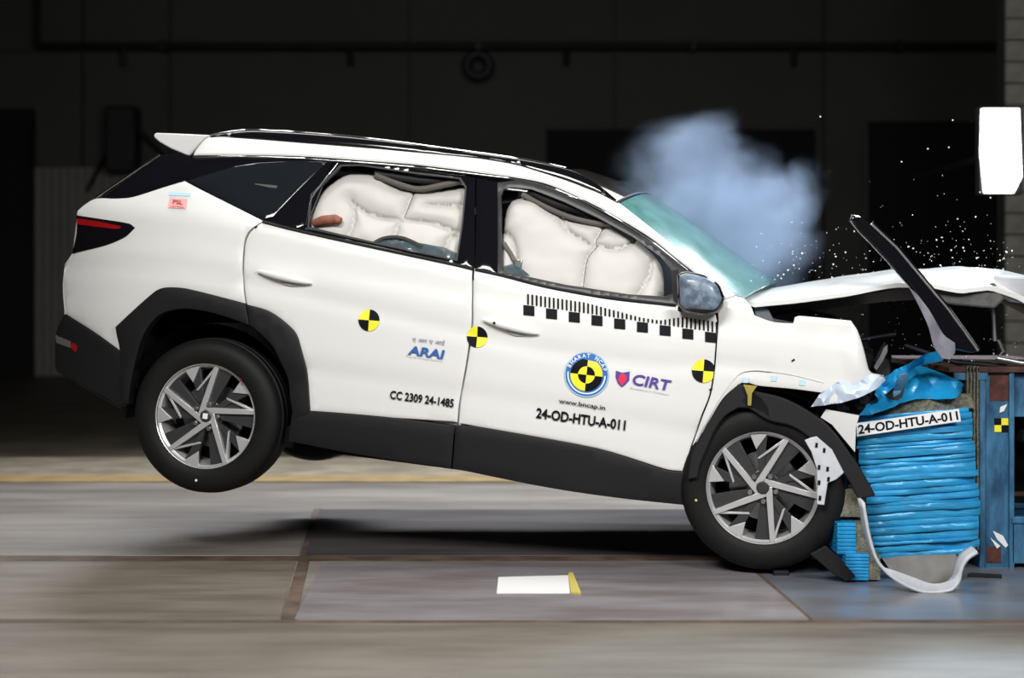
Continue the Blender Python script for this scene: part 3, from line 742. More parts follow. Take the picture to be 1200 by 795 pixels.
# ---- wheels
RR = .246
def wheel(px, v, far=False, rot=0.0, full=True):
    s, h = px; RR = .252
    tv, tf = lathe([(.246,-.100),(.252,-.112),(.262,-.118),(.285,-.124),(.315,-.124),(.340,-.117),(.356,-.104),(.364,-.09),(.367,-.06),(.361,-.055),(.361,-.05),(.370,-.045),(.370,-.008),(.362,-.005),(.362,.005),(.370,.008),(.370,.045),(.361,.05),(.361,.055),(.367,.06),(.364,.09),(.356,.104),(.340,.117),(.29,.124),(.25,.11),(.246,.1)], 72, closed=True)
    sg = 1 if not far else -1
    def tr(p): p = Vector(p); return Vector((p.x, p.y*sg, p.z))
    rv, rf = lathe([(.246,-.105),(.250,-.108),(.252,-.103),(.244,-.092),(.234,-.085),(.222,-.02),(.22,.09),(.24,.1),(.246,.1)], 64)
    w = mesh('wheel', [tr(p) for p in rv], rf, M['mach'], car, 40); w.location = (s, v, h); w['label'] = 'five-spoke alloy wheel in black tyre'
    mesh('tyre', [tr(p) for p in tv], tf, M['rubber'], w, 30)
    dv, df = lathe([(0,.0),(.155,.0),(.155,.02),(0,.02)], 40); mesh('brake_disc', [tr(p) for p in dv], df, M['metal'], w, 30)
    bv, bf = lathe([(0,.06),(.221,.06),(.221,.07),(0,.07)], 40); mesh('back_plate', [tr(p) for p in bv], bf, M['dark'], w, 30)
    def unit(P, k): 
        a_ = rot + k*2*pi/5; c, s_ = cos(a_), sin(a_)
        return [((x*c-y*s_)/228*RR, (x*s_+y*c)/228*RR) for x, y in P]
    def pr(P, y0, y1, name, m, bev=.0015):
        mb = MB(); mb.prism(P, lambda a, b: tr((a, y0, b)), lambda a, b: tr((a, y1, b))); mb.build(name, m, w, 30, bev)
    if full:
        for k in range(5):
            pr(unit([(-37,8),(-12,0),(38,225),(18,228)], k), -.098, -.060, 'spoke', M['mach'])
            pr(unit([(-12,40),(17,218),(98,203),(30,60),(10,35)], k), -.080, -.055, 'spoke_web', M['gunmetal'])
            pr(unit([(28,38),(107,115),(145,170),(187,118),(72,48),(45,20)], k), -.084, -.058, 'spoke_web', M['gunmetal'])
            pr(unit([(142,174),(191,116),(107,114)], k), -.093, -.080, 'spoke_tip', M['mach'])
            pr(unit([(80,90),(84,80),(212,40),(210,52)], k), -.088, -.060, 'spoke_blade', M['mach'])
            pr(unit([(48,30),(82,80),(212,40),(222,20),(70,14)], k), -.074, -.058, 'spoke_web', M['gunmetal'])
        for k in range(5):
            a_ = rot+radians(76)+k*2*pi/5; c = (.060*cos(a_), .060*sin(a_))
            mb = MB(); mb.tube([tr((c[0],-.05,c[1])), tr((c[0],-.108,c[1]))], .0115, 6); mb.build('lug_nut', M['metal'], w, 30, .001)
    hv, hf = lathe([(0,-.105),(.022,-.105),(.028,-.101),(.031,-.09),(.034,-.085),(.034,-.05)], 28); hc_ = mesh('hub_cap', [tr(p) for p in hv], hf, M['gunmetal'], w, 30)
    cv, cf = lathe([(.060,-.076),(.075,-.07),(.075,-.05),(.0,-.05)], 28)
    mesh('hub_plate', [tr(p) for p in cv+[]], cf, M['gunmetal'], w, 30)
    nv, nf = lathe([(0,-.08),(.066,-.08),(.072,-.07),(.072,-.05)], 28); mesh('hub_boss', [tr(p) for p in nv], nf, M['gunmetal'], w, 30)
    return w
VW = -.80
def hub(px): return L(px[0], px[1], VW-.10)
hr = hub((241,488)); hf_ = hub((893.8,572))
w1 = wheel(hr, VW, rot=0); w2 = wheel(hf_, VW, rot=radians(-13))
w1['label'] = 'rear alloy wheel lifted off the floor'; w2['label'] = 'front alloy wheel pushed back under the fender'
wheel(hr, -VW, True); wheel((hf_[0]+.03, hf_[1]), -VW, True)
for w, dots in ((w1, [(.165,.195,'redlens'),(-.005,-.305,'swhite')]), (w2, [(-.285,-.09,'tape')])):
    for dx, dz, mm in dots:
        MB().tube([(dx,-.121,dz),(dx,-.1265,dz)], .006, 10).build('tyre_mark', M[mm], w)
mb = MB().box((-.012,-.107,-.012),(.012,-.104,.014)); mb.build('hub_badge', M['swhite'], w1)
# arch liners: dark half shells over each wheel
def liner(c, v0, v1, r=.43, a0=-10, a1=190):
    n = 20; vs = []; fs = []
    for k in range(n+1):
        a_ = radians(a0+(a1-a0)*k/n)
        for v in (v0, v1): vs.append((c[0]+r*cos(a_), v, c[1]+.01+r*sin(a_)))
    for k in range(n): fs.append((2*k, 2*k+1, 2*k+3, 2*k+2))
    k0 = len(vs); vs += [(c[0], v1, c[1])]; 
    for k in range(n): fs.append((2*k+1, k0, 2*k+3))
    mesh('wheel_arch_liner', vs, fs, M['dark'], car, 30, False)
for sg in (1, -1):
    liner(hr, sg*-.86, sg*-.55); liner(hf_, sg*-.84, sg*-.55, .42, 10, 190)
# ---- underbody, cabin
mb = MB().box((-.95,-.80,.26), (1.0,.80,.36)); mb.build('floor_pan', M['dark'], car)
mb = MB().box((-1.95,-.54,.34), (-.95,.54,.75)); mb.build('boot_floor', M['dark'], car)
mb = MB().box((-1.95,-.80,.45), (-1.72,.80,.9)); mb.build('rear_bulkhead', M['dark'], car)
mb = MB().box((1.02,-.52,.30), (1.75,.52,1.0)); mb.build('engine', M['dark'], car, bevel=.03)
mb = MB().box((.96,-.80,.36), (1.04,.80,1.12)); mb.build('firewall', M['dark'], car)
for (a, b, c) in ((-.9,.35,0),(1.0,.35,0)):
    pass
ax = MB().tube([(hr[0],-.7,hr[1]),(hr[0],.7,hr[1])], .045, 10); ax.build('rear_axle', M['dark'], car)
ax = MB().tube([(hf_[0],-.7,hf_[1]),(hf_[0],.7,hf_[1])], .045, 10); ax.build('front_axle', M['dark'], car)
def seat(x, y, w=.5):
    st = MB().box((x-.02,y-w/2,.5),(x+.5,y+w/2,.68)).build('seat', M['seat'], car, 60, .05)
    R = Matrix.Translation((x,y,.62)) @ Matrix.Rotation(radians(-18), 4, 'Y')
    MB().box((-.07,-w/2,0),(.08,w/2,.62), R).build('backrest', M['seat'], st, 60, .05)
    MB().box((-.05,-.13,.66),(.05,.13,.86), R).build('headrest', M['seat'], st, 60, .04)
for x, y in ((.05,-.38),(.05,.38)): seat(x, y)
for y in (-.42, 0, .42): seat(-.85, y, .42)
mb = MB().box((.78,-.72,.8),(1.02,.72,1.1)); mb.build('dashboard', M['seat'], car, 60, .05)
# floor / roof lining
loft('headliner', [(a, v*.96, h-.05) for a, v, h in re_[:-1]], [(a, h-.05) for a, h in rc_[:-1]], M['seat'], 2.2, thick=.01)['label'] = 'dark headliner'
# ---- curtain airbags
def airbag(outline, seams, name, label, v0=.09, A=.10):
    P = catmull(lpoly(outline, -.72), True, 4); SM = [catmull(lpoly(q, -.72), False, 4) for q in seams]
    ex = [q for sm_ in SM for q in densify(sm_, .011, False) if inpoly(q[0], q[1], P) and pdist(q[0], q[1], P) > .01]
    V, T, B = tess(P, [], .016, 0, ex)
    def ff(s, h, k=1):
        db = pdist(s, h, P); ds = min([pdist(s, h, q, False) for q in SM] or [9])
        g = lambda d, R: sqrt(max(0, 1-(1-min(d/R, 1))**2))
        return A*(.42*g(db, .11)+.58*g(min(db, ds), .09)) + .006*mnoise.noise(Vector((s*14, h*14, 1)))*g(db,.06)
    base = lambda s, h: -(W(s, h)-v0) + .03
    vals = [ff(*p) for p in V]
    n = len(V); vs = [(p[0], base(*p)-a, p[1]) for p, a in zip(V, vals)] + [(p[0], base(*p)+.6*a, p[1]) for p, a in zip(V, vals)]
    fs = list(T)+[tuple(i+n for i in t[::-1]) for t in T]
    o = mesh(name, vs, fs, M['bag'], car, 180); o['label'] = label
    for q in SM[:1]:
        q = [p for p in densify(q, .011, False) if inpoly(p[0], p[1], P)]
        MB().tube([(a, base(a, b)-ff(a, b)-.002, b) for a, b in q], .005, 5).build('seam', M['cord'], o)
    mirror(o, car); return o
# the outlines run below the belt line, behind the door skins
airbag([(366,275),(368,245),(378,222),(398,205),(415,202),(432,203),(447,208),(458,216),(472,222),(500,224),(548,216),(552,260),(545,318),(500,310),(440,298),(400,288)],
       [[(481,212),(482,228),(476,256)], [(415,239),(438,252),(472,259)], [(468,282),(471,262),(480,259),(510,262),(542,275)], [(414,236),(421,258),(412,290)], [(525,302),(530,282),(542,272)], [(500,240),(545,242)]],
       'curtain_airbag', 'white curtain airbag in the rear door window')
airbag([(589,345),(588,290),(590,246),(596,234),(610,230),(628,233),(645,246),(665,256),(700,262),(718,267),(746,283),(770,305),(778,325),(780,365),(730,362),(660,350)],
       [[(708,262),(699,283),(700,290),(690,305),(687,350)], [(655,254),(668,272),(697,290)], [(588,270),(604,284),(612,320),(618,345)], [(700,288),(722,292),(745,282)], [(752,345),(762,325),(765,305)]],
       'curtain_airbag', 'white curtain airbag in the front door window', A=.11)
# dark cloth folds over the bags
trim('airbag_hem', [(440,206),(470,217),(492,222),(520,217),(545,212)], M['cord'], .016, -.05)
trim('airbag_hem', [(440,202),(475,209),(510,212),(545,209)], M['seat'], .02, -.06)
trim('airbag_hem', [(612,228),(640,243),(672,256),(705,263),(722,262)], M['cord'], .014, -.05)
trim('airbag_hem', [(620,224),(650,238),(690,250),(720,264),(745,281)], M['seat'], .022, -.06)
# shattered rear side glass left in the channel
skin('broken_window', [(441,283),(455,281),(487,284),(520,290),(535.5,297),(535,305),(440,285)], M['shatter'], off=-.012, thick=.005, mir=False, smooth=False, res=.03, inset=0, label='jagged remnant of rear door glass')
skin('broken_window', [(589.5,312),(600,309),(612,316),(622,324),(590,318)], M['shatter'], off=-.012, thick=.005, mir=False, smooth=False, inset=0, label='shards of front door glass at the sill')
trim('dark_hump', [(436,287),(448,280.5),(462,278.5),(476,281),(495,290)], M['seat'], .012, -.022, mir=False)  # dark hump behind the glass remnant
trim('seat_belt', [(590,285),(597,296),(606,311)], M['cord'], .012, -.035, mir=False)
a = L(606,309,-.86); MB().box((a[0]-.015,-.85,a[1]-.02),(a[0]+.02,-.82,a[1]+.02)).build('belt_buckle', M['metal'], car, bevel=.004)
a = [L(*p, -.84) for p in [(368,262),(380,259),(395,257.5),(402,260)]]
MB().tube([(x,-.865,z) for x, z in a], [.016,.024,.024,.017], 14).build('dummy_hand', M['brown'], car, 60, .006)['label'] = 'brown hand of a test dummy at the rear window'
# reflection on the quarter glass, put in as a thin grey bar
a = S(313,218); MB().box((a[0]-.06,-(W(*a)+.003),a[1]-.006),(a[0]+.05,-(W(*a)-.004),a[1]+.006)).build('glass_reflection', M['cord'], car)
# ---- wreckage of the nose
# arch strip torn off and hanging forward
strip = catmull(lpoly([(882,458),(916,466),(943,479),(970,499),(997,533),(1012,556),(1026,581),(1006,585),(996,566),(984,549),(957,520),(929,500),(899,492),(866,470)], -.93), True, 4)
mb = MB().prism(strip, lambda a,b:(a,-.95,b), lambda a,b:(a,-.90,b)); o = mb.build('arch_strip', M['clad'], car, 40, .006); o['label'] = 'black arch strip torn off and bent forward'
rearstrip = catmull(lpoly([(866.5,449.5),(884,459),(899,472),(905,492),(884,480),(866,478),(850,488),(838,505),(828,528),(821,545),(818,560),(806,562),(808,548),(812,530),(832,493),(849,466)], -.93), True, 4)
mb = MB().prism(rearstrip, lambda a,b:(a,-.95,b), lambda a,b:(a,-.86,b)); o = mb.build('arch_strip', M['clad'], car, 40, .006); o['label'] = 'black front wheel arch cladding still on the fender'
void = catmull(lpoly([(884,456),(930,459),(964,464),(960,476),(985,478),(1012,470),(1000,520),(960,560),(900,500),(870,490)], -.6), True, 3)
MB().prism(void, lambda a,b:(a,-.62,b), lambda a,b:(a,-.5,b)).build('arch_void_shade', M['dark'], car)  # dark slab, shade of the arch void put into its colour
br = lpoly([(943,516),(950,513),(957,511.5),(975,527),(989,554),(980,562),(970,566),(966,592),(957,591),(958,570),(957,549),(951,530)], -.97)
o = MB().prism(br, lambda a,b:(a,-.98,b), lambda a,b:(a,-.965,b)).build('liner_bracket', M['liner'], car, 30, .003); o['label'] = 'white bracket with slots before the wheel'
for px in [(957,522),(966,528),(960,548),(970,550),(960,566),(971,562),(961,584)]:
    a = L(*px, -.982); MB().box((a[0]-.006,-.984,a[1]-.01),(a[0]+.005,-.979,a[1]+.01)).build('slot', M['sblack'], o)
o = MB().prism(lpoly([(968,480),(1007,487),(1003,500),(1002,530),(990,515),(975,498),(962,489)], -.88), lambda a,b:(a,-.885-.02*sin(a*30),b), lambda a,b:(a,-.87,b)).build('fender_remnant', M['white'], car, 30, .004); o['label'] = 'white fender remnant behind the torn strip'
# torn translucent corner of the fender
def crumpled(name, px, v, m, amp, parent, res=.02, freq=9, thick=.004, tilt=(0,0), label=None, conv=None, seed=0):
    P = lpoly(px, v) if conv is None else [conv(*p) for p in px]
    V, T, B = tess(P, [], res, 0); cx0 = P[0][0]; cy0 = P[0][1]
    def f(a, b):
        n1 = mnoise.noise(Vector((a*freq, b*freq, seed))); n2 = mnoise.noise(Vector((a*freq*2.3+5, b*freq*2.3, seed)))
        return v + amp*(abs(n1)*1.4+.4*abs(n2)) + (a-cx0)*tilt[0] + (b-cy0)*tilt[1]
    o = sheet(name, V, T, B, f, m, parent, thick, 0, 30)
    if label: o['label'] = label
    return o
crumpled('fender_fold', [(950,478),(960,463),(970,455),(985,446),(1000,452),(1018,440),(1034,440),(1038,446),(1028,456),(1008,466),(985,473),(962,476)], -.955, mat('bluish_fold', (.60,.70,.82), .35, coat=.4), .05, car, freq=13, label='pale crumpled corner of the fender')
# engine bay clutter
ebm = mat('engine_dark', (.010,.011,.016), .5, spec=.2, noise=.6, nscale=9)
rnd = random.Random(5)
mb = MB()
for k in range(26):
    s = rnd.uniform(1.15, 2.0); h = rnd.uniform(.62, 1.06-.14*(s-1.1)); v = rnd.uniform(-.55, .1); q = rnd.uniform(.03, .09)
    R = Matrix.Translation((s,v,h)) @ Matrix.Rotation(rnd.uniform(0,3),4,'X') @ Matrix.Rotation(rnd.uniform(0,3),4,'Z')
    mb.box((-q,-q*.5,-q*.4),(q,q*.5,q*.4), R)
o = mb.build('engine_bay_part', ebm, car, 30, .01); o['label'] = 'dark crushed engine bay parts'; o['kind'] = 'stuff'
for pts in ([(890,372),(930,362),(975,372),(1010,395)], [(1020,440),(1032,412),(1038,402)], [(950,385),(1000,400),(1050,392)], [(1060,405),(1120,425),(1180,430)]):
    MB().tube([(a[0],-.45,a[1]) for a in [L(x,y,-.45) for x, y in pts]], .012, 8).build('hose', ebm, car, 60)
a = lpoly([(1024,430),(1031,418),(1036,407),(1040,404),(1040,412),(1034,424),(1027,434)], -.6); MB().prism(a, lambda p,q:(p,-.62,q), lambda p,q:(p,-.59,q)).build('bent_bracket', M['metal'], car, 30)['label'] = 'bright bent bracket in the engine bay'
a = lpoly([(1164,362),(1166,400)], -.5); MB().tube([(p[0],-.5,p[1]) for p in a], .010, 8).build('hood_strut', M['metal'], car, 60)
a = lpoly([(1175,405),(1170,398),(1176,412),(1168,420),(1200,426)], -.5); MB().tube([(p[0],-.5,p[1]) for p in a], .010, 8).build('latch_wire', M['metal'], car, 60)
a = lpoly([(884,357),(900,362),(908,377),(886,371)], -.7); MB().prism(a, lambda p,q:(p,-.72,q), lambda p,q:(p,-.70,q)).build('scuttle_end', mat('scuttle_grey', (.12,.14,.15), .4), car, 30)
# far fender closes the bay
o = mesh('far_fender', [(1.05,.86,1.1),(1.65,.84,1.05),(1.75,.82,.75),(1.05,.88,.75),(1.05,.84,1.1),(1.65,.82,1.05),(1.75,.80,.75),(1.05,.86,.75)], [(0,1,2,3),(7,6,5,4),(0,4,5,1),(1,5,6,2),(2,6,7,3),(3,7,4,0)], M['white'], car, 30)
o.name = 'far_wing'

# ------------------------------------------------------------------ the flying black panel
def wconv(y): return lambda px, py: (at(px, py, y).x, at(px, py, y).z)
YPN = -.35
tp = empty('grille_trim_panel', at(1122, 421, YPN), 'long glossy black trim panel standing up on end behind the crushed nose', 'car trim')
out = [(998.6,251.5),(1008,254),(1021,262.6),(1036,275),(1051.4,291),(1081.6,327.6),(1112,364),(1130,388),(1146.6,411),(1140,414),(1120,410),(1105,392),(1085,362),(1066.5,335),(1050,318),(1036,302),(1020,285),(1007,272),(996,259)]
def tl_(p): q = at(p[0], p[1], YPN) - tp.location; return (q.x, q.z)
P = catmull([tl_(p) for p in out], True, 3)
V, T, B = tess(P, [], .03, .006)
sheet('panel_face', V, T, B, lambda a, b: .05*(a*.5+b*.2)+.0, M['black_gloss'], tp, .02, .008, 40)
P = [tl_(p) for p in [(1064,337),(1075,346),(1087,362),(1105,392),(1118,402),(1118,413),(1112,421),(1103,420),(1094,406),(1088,386),(1077,360)]]
V, T, B = tess(catmull(P, True, 3), [], .018, 0)
o = sheet('backing_film', V, T, B, lambda a, b: -.012+.02*mnoise.noise(Vector((a*12,b*6,0))), mat('grey_film', (.22,.22,.27), .4, noise=.35, nscale=14), tp, .004, 0, 30); o['label'] = 'wrinkled grey film under the panel'
MB().tube([(q[0], -.004+.05*(q[0]*.5+q[1]*.2), q[1]) for q in [tl_(p) for p in [(1021,262),(1051,290),(1081.6,326.5),(1112,363),(1146.6,411)]]], .010, 6).build('edge_highlight', M['chrome'], tp, 60)  # highlight along the panel edge, put in as a chrome tube
MB().tube([(q[0], -.004+.05*(q[0]*.5+q[1]*.2), q[1]) for q in [tl_(p) for p in [(996,259),(1007,273),(1020,286),(1036,303),(1050,319),(1066,337)]]], .003, 6).build('edge_highlight', M['chrome'], tp, 60)

# ------------------------------------------------------------------ barrier
YB = -.12
db = empty('deformable_barrier', (at(1000, 600, YB).x, YB, 0), 'bright blue crushed honeycomb barrier block bearing a white number plate', 'crash barrier')
def bl(px, py, y=YB): q = at(px, py, y) - db.location; return Vector((q.x, 0, q.z))
Lft = [(489,1004),(513,1004),(560,1010),(600,1016),(640,1023),(656,1029)]
Rgt = [(478,1138),(500,1141),(540,1146),(580,1149),(640,1149),(649,1146)]
rows = []; rb = random.Random(3); ws_ = [rb.uniform(.6, 1.6) for _ in range(24)]; tot = sum(ws_); acc = 0
cuts = [0]
for w_ in ws_: acc += w_; cuts.append(acc/tot)
for i in range(24):
    t0, t1 = cuts[i], cuts[i+1]
    yl0, yl1 = 489+(656-489)*t0, 489+(656-489)*t1; yr0, yr1 = 478+(649-478)*t0, 478+(649-478)*t1
    dout = rb.uniform(0, .016); nst = 14; prof = [(0,.007),(.08,.002),(.5,0),(.88,.001),(1,.004)]
    sag = rb.uniform(-2.5, 2.5); vs = []; dl = rb.uniform(-.006,.006); dr = rb.uniform(-.012,.004)
    bulges = [(rb.uniform(0,1), rb.uniform(.05,.2), rb.uniform(-.012,.02)) for _ in range(3)]
    for k in range(nst+1):
        u = k/nst; xl = interp((yl0+yl1)/2, Lft); xr = interp((yr0+yr1)/2, Rgt); px = xl+(xr-xl)*u
        wv = sag*sin(pi*u)*0.6
        ya = yl0+(yr0-yl0)*u + (wv if i else 0); yb2 = yl1+(yr1-yl1)*u + wv*.5
        endr = .02*(max(0, 1-u/.06)+max(0, 1-(1-u)/.06))
        for t, dep in prof:
            q = bl(px, ya+(yb2-ya)*t); q.y = -dout+dep+endr+sum(a_*exp(-((u-c_)/w2_)**2) for c_, w2_, a_ in bulges) + .004*mnoise.noise(Vector((u*9, i*3.1, t)))
            q.x += dl*(1-u)+dr*u; vs.append(q)
        q = bl(px, yb2); q.y = .95; vs.append(q); q = bl(px, ya); q.y = .95; vs.append(q)
    fs = []; m_ = 7
    for k in range(nst):
        for j in range(m_): fs.append((k*m_+j, k*m_+(j+1)%m_, (k+1)*m_+(j+1)%m_, (k+1)*m_+j))
    fs += [tuple(range(m_)), tuple(range(nst*m_, nst*m_+m_))]
    mesh('honeycomb_layer', vs, fs, M['blue'], db, 50)
# top combs
MB().prism([tuple((bl(x,y).x, bl(x,y).z)) for x, y in [(1003,490),(1035,474),(1075,466),(1140,462),(1145,480),(1138,479)]], lambda a,b:(a,.03,b), lambda a,b:(a,.95,b)).build('honeycomb_core', M['comb'], db)['label'] = 'bare grey honeycomb at the block top'
q0, q1 = bl(1137,430), bl(1153,480)
for k in range(8):
    x = q0.x+(q1.x-q0.x)*k/8; MB().box((x,.06+.01*(k%2),bl(0,648).z),(x+(q1.x-q0.x)/8-.003,.9,q0.z-.0)).build('honeycomb_fin', M['comb'], db)
# number plate
pc = [bl(1003.5,496.5,YB-.06), bl(1124,479.5,YB-.06), bl(1126.5,494,YB-.06), bl(1004.5,512,YB-.06)]
yy = -.055
np_ = mesh('number_plate', [(p.x,yy,p.z) for p in pc]+[(p.x,yy+.004,p.z) for p in pc], [(0,1,2,3),(7,6,5,4),(0,4,5,1),(1,5,6,2),(2,6,7,3),(3,7,4,0)], M['swhite'], db, 30); np_['label'] = 'white strip reading 24-OD-HTU-A-011'
V, Fs, asp = text2d('24-OD-HTU-A-011', .03)
a, b, c, d = [Vector((p.x, yy-.0015, p.z)) for p in pc]
mesh('plate_lettering', [ (d+(c-d)*(.015+.965*u))*(1-(.14+.72*w)) + (a+(b-a)*(.015+.965*u))*(.14+.72*w) for u, w in V], Fs, M['sblack'], np_, None, False)
# blue sheets crumpled on top
def bpoly(px, v, m, amp, name, label, seed, y=None, tilt=(0,0), freq=9):
    P = [(bl(x, y_, YB+v).x, bl(x, y_, YB+v).z) for x, y_ in px]
    V, T, B = tess(P, [], .02, .004)
    def f(a, b):
        n1 = mnoise.noise(Vector((a*freq, b*freq, seed))); n2 = mnoise.noise(Vector((a*freq*2.5+5, b*freq*2.5, seed)))
        return v + amp*(n1*1.2+.4*n2) + (a-P[0][0])*tilt[0] + (b-P[0][1])*tilt[1]
    o = sheet(name, V, T, B, f, m, db, .004, .0, 28); o['label'] = label; return o
bpoly([(1006,487),(1018,476),(1035,468),(1052,455),(1066,440),(1078,435),(1091,431),(1100,433),(1118,440),(1143.5,454),(1138,461),(1125,468),(1105,470),(1080,469.5),(1060,473),(1040,480),(1020,488)], -.1, M['bluesheet'], .07, 'torn_foil', 'bright blue torn foil folded over the block', 1, tilt=(.1,1.0), freq=10)
bpoly([(1030,447),(1045,436),(1060,428),(1078,418),(1096,411),(1100,421),(1080,430),(1064,438),(1052,448),(1040,462),(1028,470),(1022,462)], -.03, M['bluesheet'], .10, 'torn_foil', 'narrow crumpled blue foil reaching up to the nose', 4, freq=12)
bpoly([(1052,440),(1060,437),(1066,438),(1063,450),(1056,462),(1048,466),(1050,452)], -.12, M['steelblue'], .05, 'torn_foil', 'dark blue fold in the foil', 6)
# bare dark lumps between fender and foil
mb = MB(); rr = random.Random(9)
for k in range(40):
    u = rr.random(); p = bl(960+95*u+rr.uniform(-6,6), 479-22*u+rr.uniform(-9,9), YB+.05); q = rr.uniform(.01,.045)
    mb.box((-q,-q,-q*.5),(q,q,q*.5), Matrix.Translation((p.x, rr.uniform(.0,.12), p.z)) @ Matrix.Rotation(rr.uniform(0,3),4,'Y') @ Matrix.Rotation(rr.uniform(0,3),4,'X'))
mb.build('crushed_scrap', mat('scrap_dark', (.02,.02,.022), .4, noise=.5, nscale=20), db, 30)['kind'] = 'stuff'
# small honeycomb blocks that broke off
def hblock(x0, y0, x1, y1, xs, y, label, h=None):
    p0 = at(x0, y1, y); p1 = at(x1, y0, y); ps_ = at(xs, y0, y)
    o = empty('honeycomb_block', (p0.x, y, p0.z), label, 'honeycomb block', 'honeycomb blocks broken off the barrier')
    H_ = p1.z-p0.z; nl = 8; R = Matrix.Rotation(radians(-6), 4, 'Y')
    for k in range(nl):
        MB().box((0,-.004*(k%2),H_*k/nl+.0015),(ps_.x-p0.x,.20,H_*(k+1)/nl-.0005)).build('blue_fold', M['bluesheet'], o, bevel=.002)
    MB().box((ps_.x-p0.x+.001,.008,.003),(p1.x-p0.x,.19,H_-.002)).build('comb_core', M['comb'], o)
    return o
hblock(971,573,1014,607,980,-.30,'top small blue-edged honeycomb block beside the front wheel')
hblock(981,613,1019,650,1003,-.36,'middle small blue-edged honeycomb block beside the front wheel')
hblock(991,650,1032,681,1018,-.42,'lowest small blue-edged honeycomb block near the floor')
# plastic bowl liner under the block: curved shell
lb = empty('bumper_liner', (at(1080, 690, -.68).x, -.68, 0), 'pale grey curved plastic liner hanging under the blue block', 'car liner')
def ll(px, py, d=0): q = at(px, py, -.68+d) - lb.location; return (q.x, max(q.z, .004))
lipO = catmull([ll(*p) for p in [(1012,590),(1018,625),(1027,655),(1040,672),(1058,685),(1080,694),(1100,696),(1116,692),(1124,682),(1127,668),(1134,656),(1146,648)]], False, 4)
n = len(lipO); vs = []; fs = []
for j, (dy, k) in enumerate(((0,0),(.015,.003),(.04,.006),(.07,.008),(.10,.01))):
    for (x, z) in lipO: vs.append((x, dy, z+k*(1 if j else 0)))
for j in range(4):
    for i in range(n-1): fs.append((j*n+i, j*n+i+1, (j+1)*n+i+1, (j+1)*n+i))
o = mesh('liner_shell', vs, fs, M['liner'], lb, 60, False); sm_ = o.modifiers.new('solid', 'SOLIDIFY'); sm_.thickness = .012; sm_.offset = 0
bwl = catmull([ll(*p, .30) for p in [(1034,655),(1060,652),(1120,650),(1126,664),(1123,680),(1112,690),(1095,692),(1070,687),(1048,674)]], True, 3)
V, T, B = tess(bwl, [], .02, 0)
sheet('liner_inner', V, T, B, lambda a, b: .30+.25*(b-.1), mat('liner_grey', (.20,.195,.185), .5, noise=.2, nscale=10), lb, .006, 0, 30)
lw = catmull([ll(*p) for p in [(1030,664),(1045,668),(1070,677),(1095,685),(1118,680),(1126,668),(1122,690),(1100,696),(1080,694),(1058,685),(1040,672)]], True, 3)
V, T, B = tess(lw, [], .02, 0)
sheet('liner_lip', V, T, B, lambda a, b: .0, M['liner'], lb, .01, .003, 40)['label'] = 'paler rolled lip'
# black scrap on the floor
o = MB().prism([(at(x,y,-.44).x, at(x,y,-.44).z) for x, y in [(950,650),(968,640),(985,655),(1003,676),(992,682),(975,672)]], lambda a,b:(a,-.44,b), lambda a,b:(a,-.42,b)).build('plastic_shard', M['black'], None, 30, .003)
tag(o, 'black plastic shard between the front tyre and the lowest honeycomb block', 'plastic shard')
p = floor_at(912, 676); o = MB().box((p.x-.02,p.y,0),(p.x+.05,p.y+.05,.025)).build('rubber_lump', M['black'], None, 30, .006); tag(o, 'small black lump on the floor beside the front tyre', 'debris')
p = floor_at(1160, 678); o = MB().prism([(0,0),(.14,-.03),(.15,-.01),(.02,.03)], lambda a,b:(p.x+a-.1,p.y+b,.0), lambda a,b:(p.x+a-.1,p.y+b,.02)).build('metal_sliver', M['black'], None, 30, .002); tag(o, 'dark sliver lying on the floor before the steel column', 'debris')

# ------------------------------------------------------------------ steel block
sb = empty('steel_block', (at(1170, 668, 0).x, -.02, 0), 'worn blue painted steel block with column at the right edge', 'steel block')
def sbox(name, x0, y0, x1, y1, d0, d1, m, bevel=.004, fl0=False):
    a = at(x0, y1, -.02+d0) - sb.location; b = at(x1, y0, -.02+d0) - sb.location
    return MB().box((a.x, d0, 0 if fl0 else a.z), (b.x, d1, b.z)).build(name, m, sb, bevel=bevel)
sbox('column', 1152, 433, 1186, 668, 0, .10, M['steelblue'], fl0=True)
sbox('column_flange', 1148, 436, 1155, 668, -.02, .3, M['steelblue'], fl0=True)
sbox('column_flange', 1183, 433, 1189, 668, -.02, .3, M['steelblue'], fl0=True)
sbox('top_plate', 1112, 430, 1290, 437, -.03, 1.4, M['rustbrown'])
sbox('top_plate_edge', 1118, 434, 1158, 446, -.025, .02, M['steelblue'])
sbox('rust_patch', 1160, 438, 1183, 470, -.003, .01, M['rust'], .001)
sbox('rust_patch', 1156, 641, 1173, 660, -.003, .01, M['rust'], .001)
sbox('back_plate', 1186, 437, 1290, 668, .5, .9, M['dark'], fl0=True)
sbox('upper_beam', 1188, 438, 1290, 489, .02, .5, M['steelblue'])
sbox('lower_beam', 1186, 612, 1290, 661, -.02, .5, M['steelblue'])
sbox('beam_ledge', 1186, 606, 1290, 614, -.03, .5, M['steelblue'])
sbox('cross_rod', 1188, 577, 1290, 582, .1, .14, M['rustbrown'])
a = at(1194, 510, .1)-sb.location; MB().tube([(a.x,.1,a.z),(a.x+.2,.15,a.z-.05)], .03, 10).build('hanging_hose', M['black'], sb)
cs = None
for i in range(2):
    for j in range(2):
        x = 1165.5+8*i; y = 490.5+8*j
        sbox('checker_square', x, y, x+8, y+8, -.006, .0, M['yellow'] if (i+j) == 1 else M['sblack'], 0)
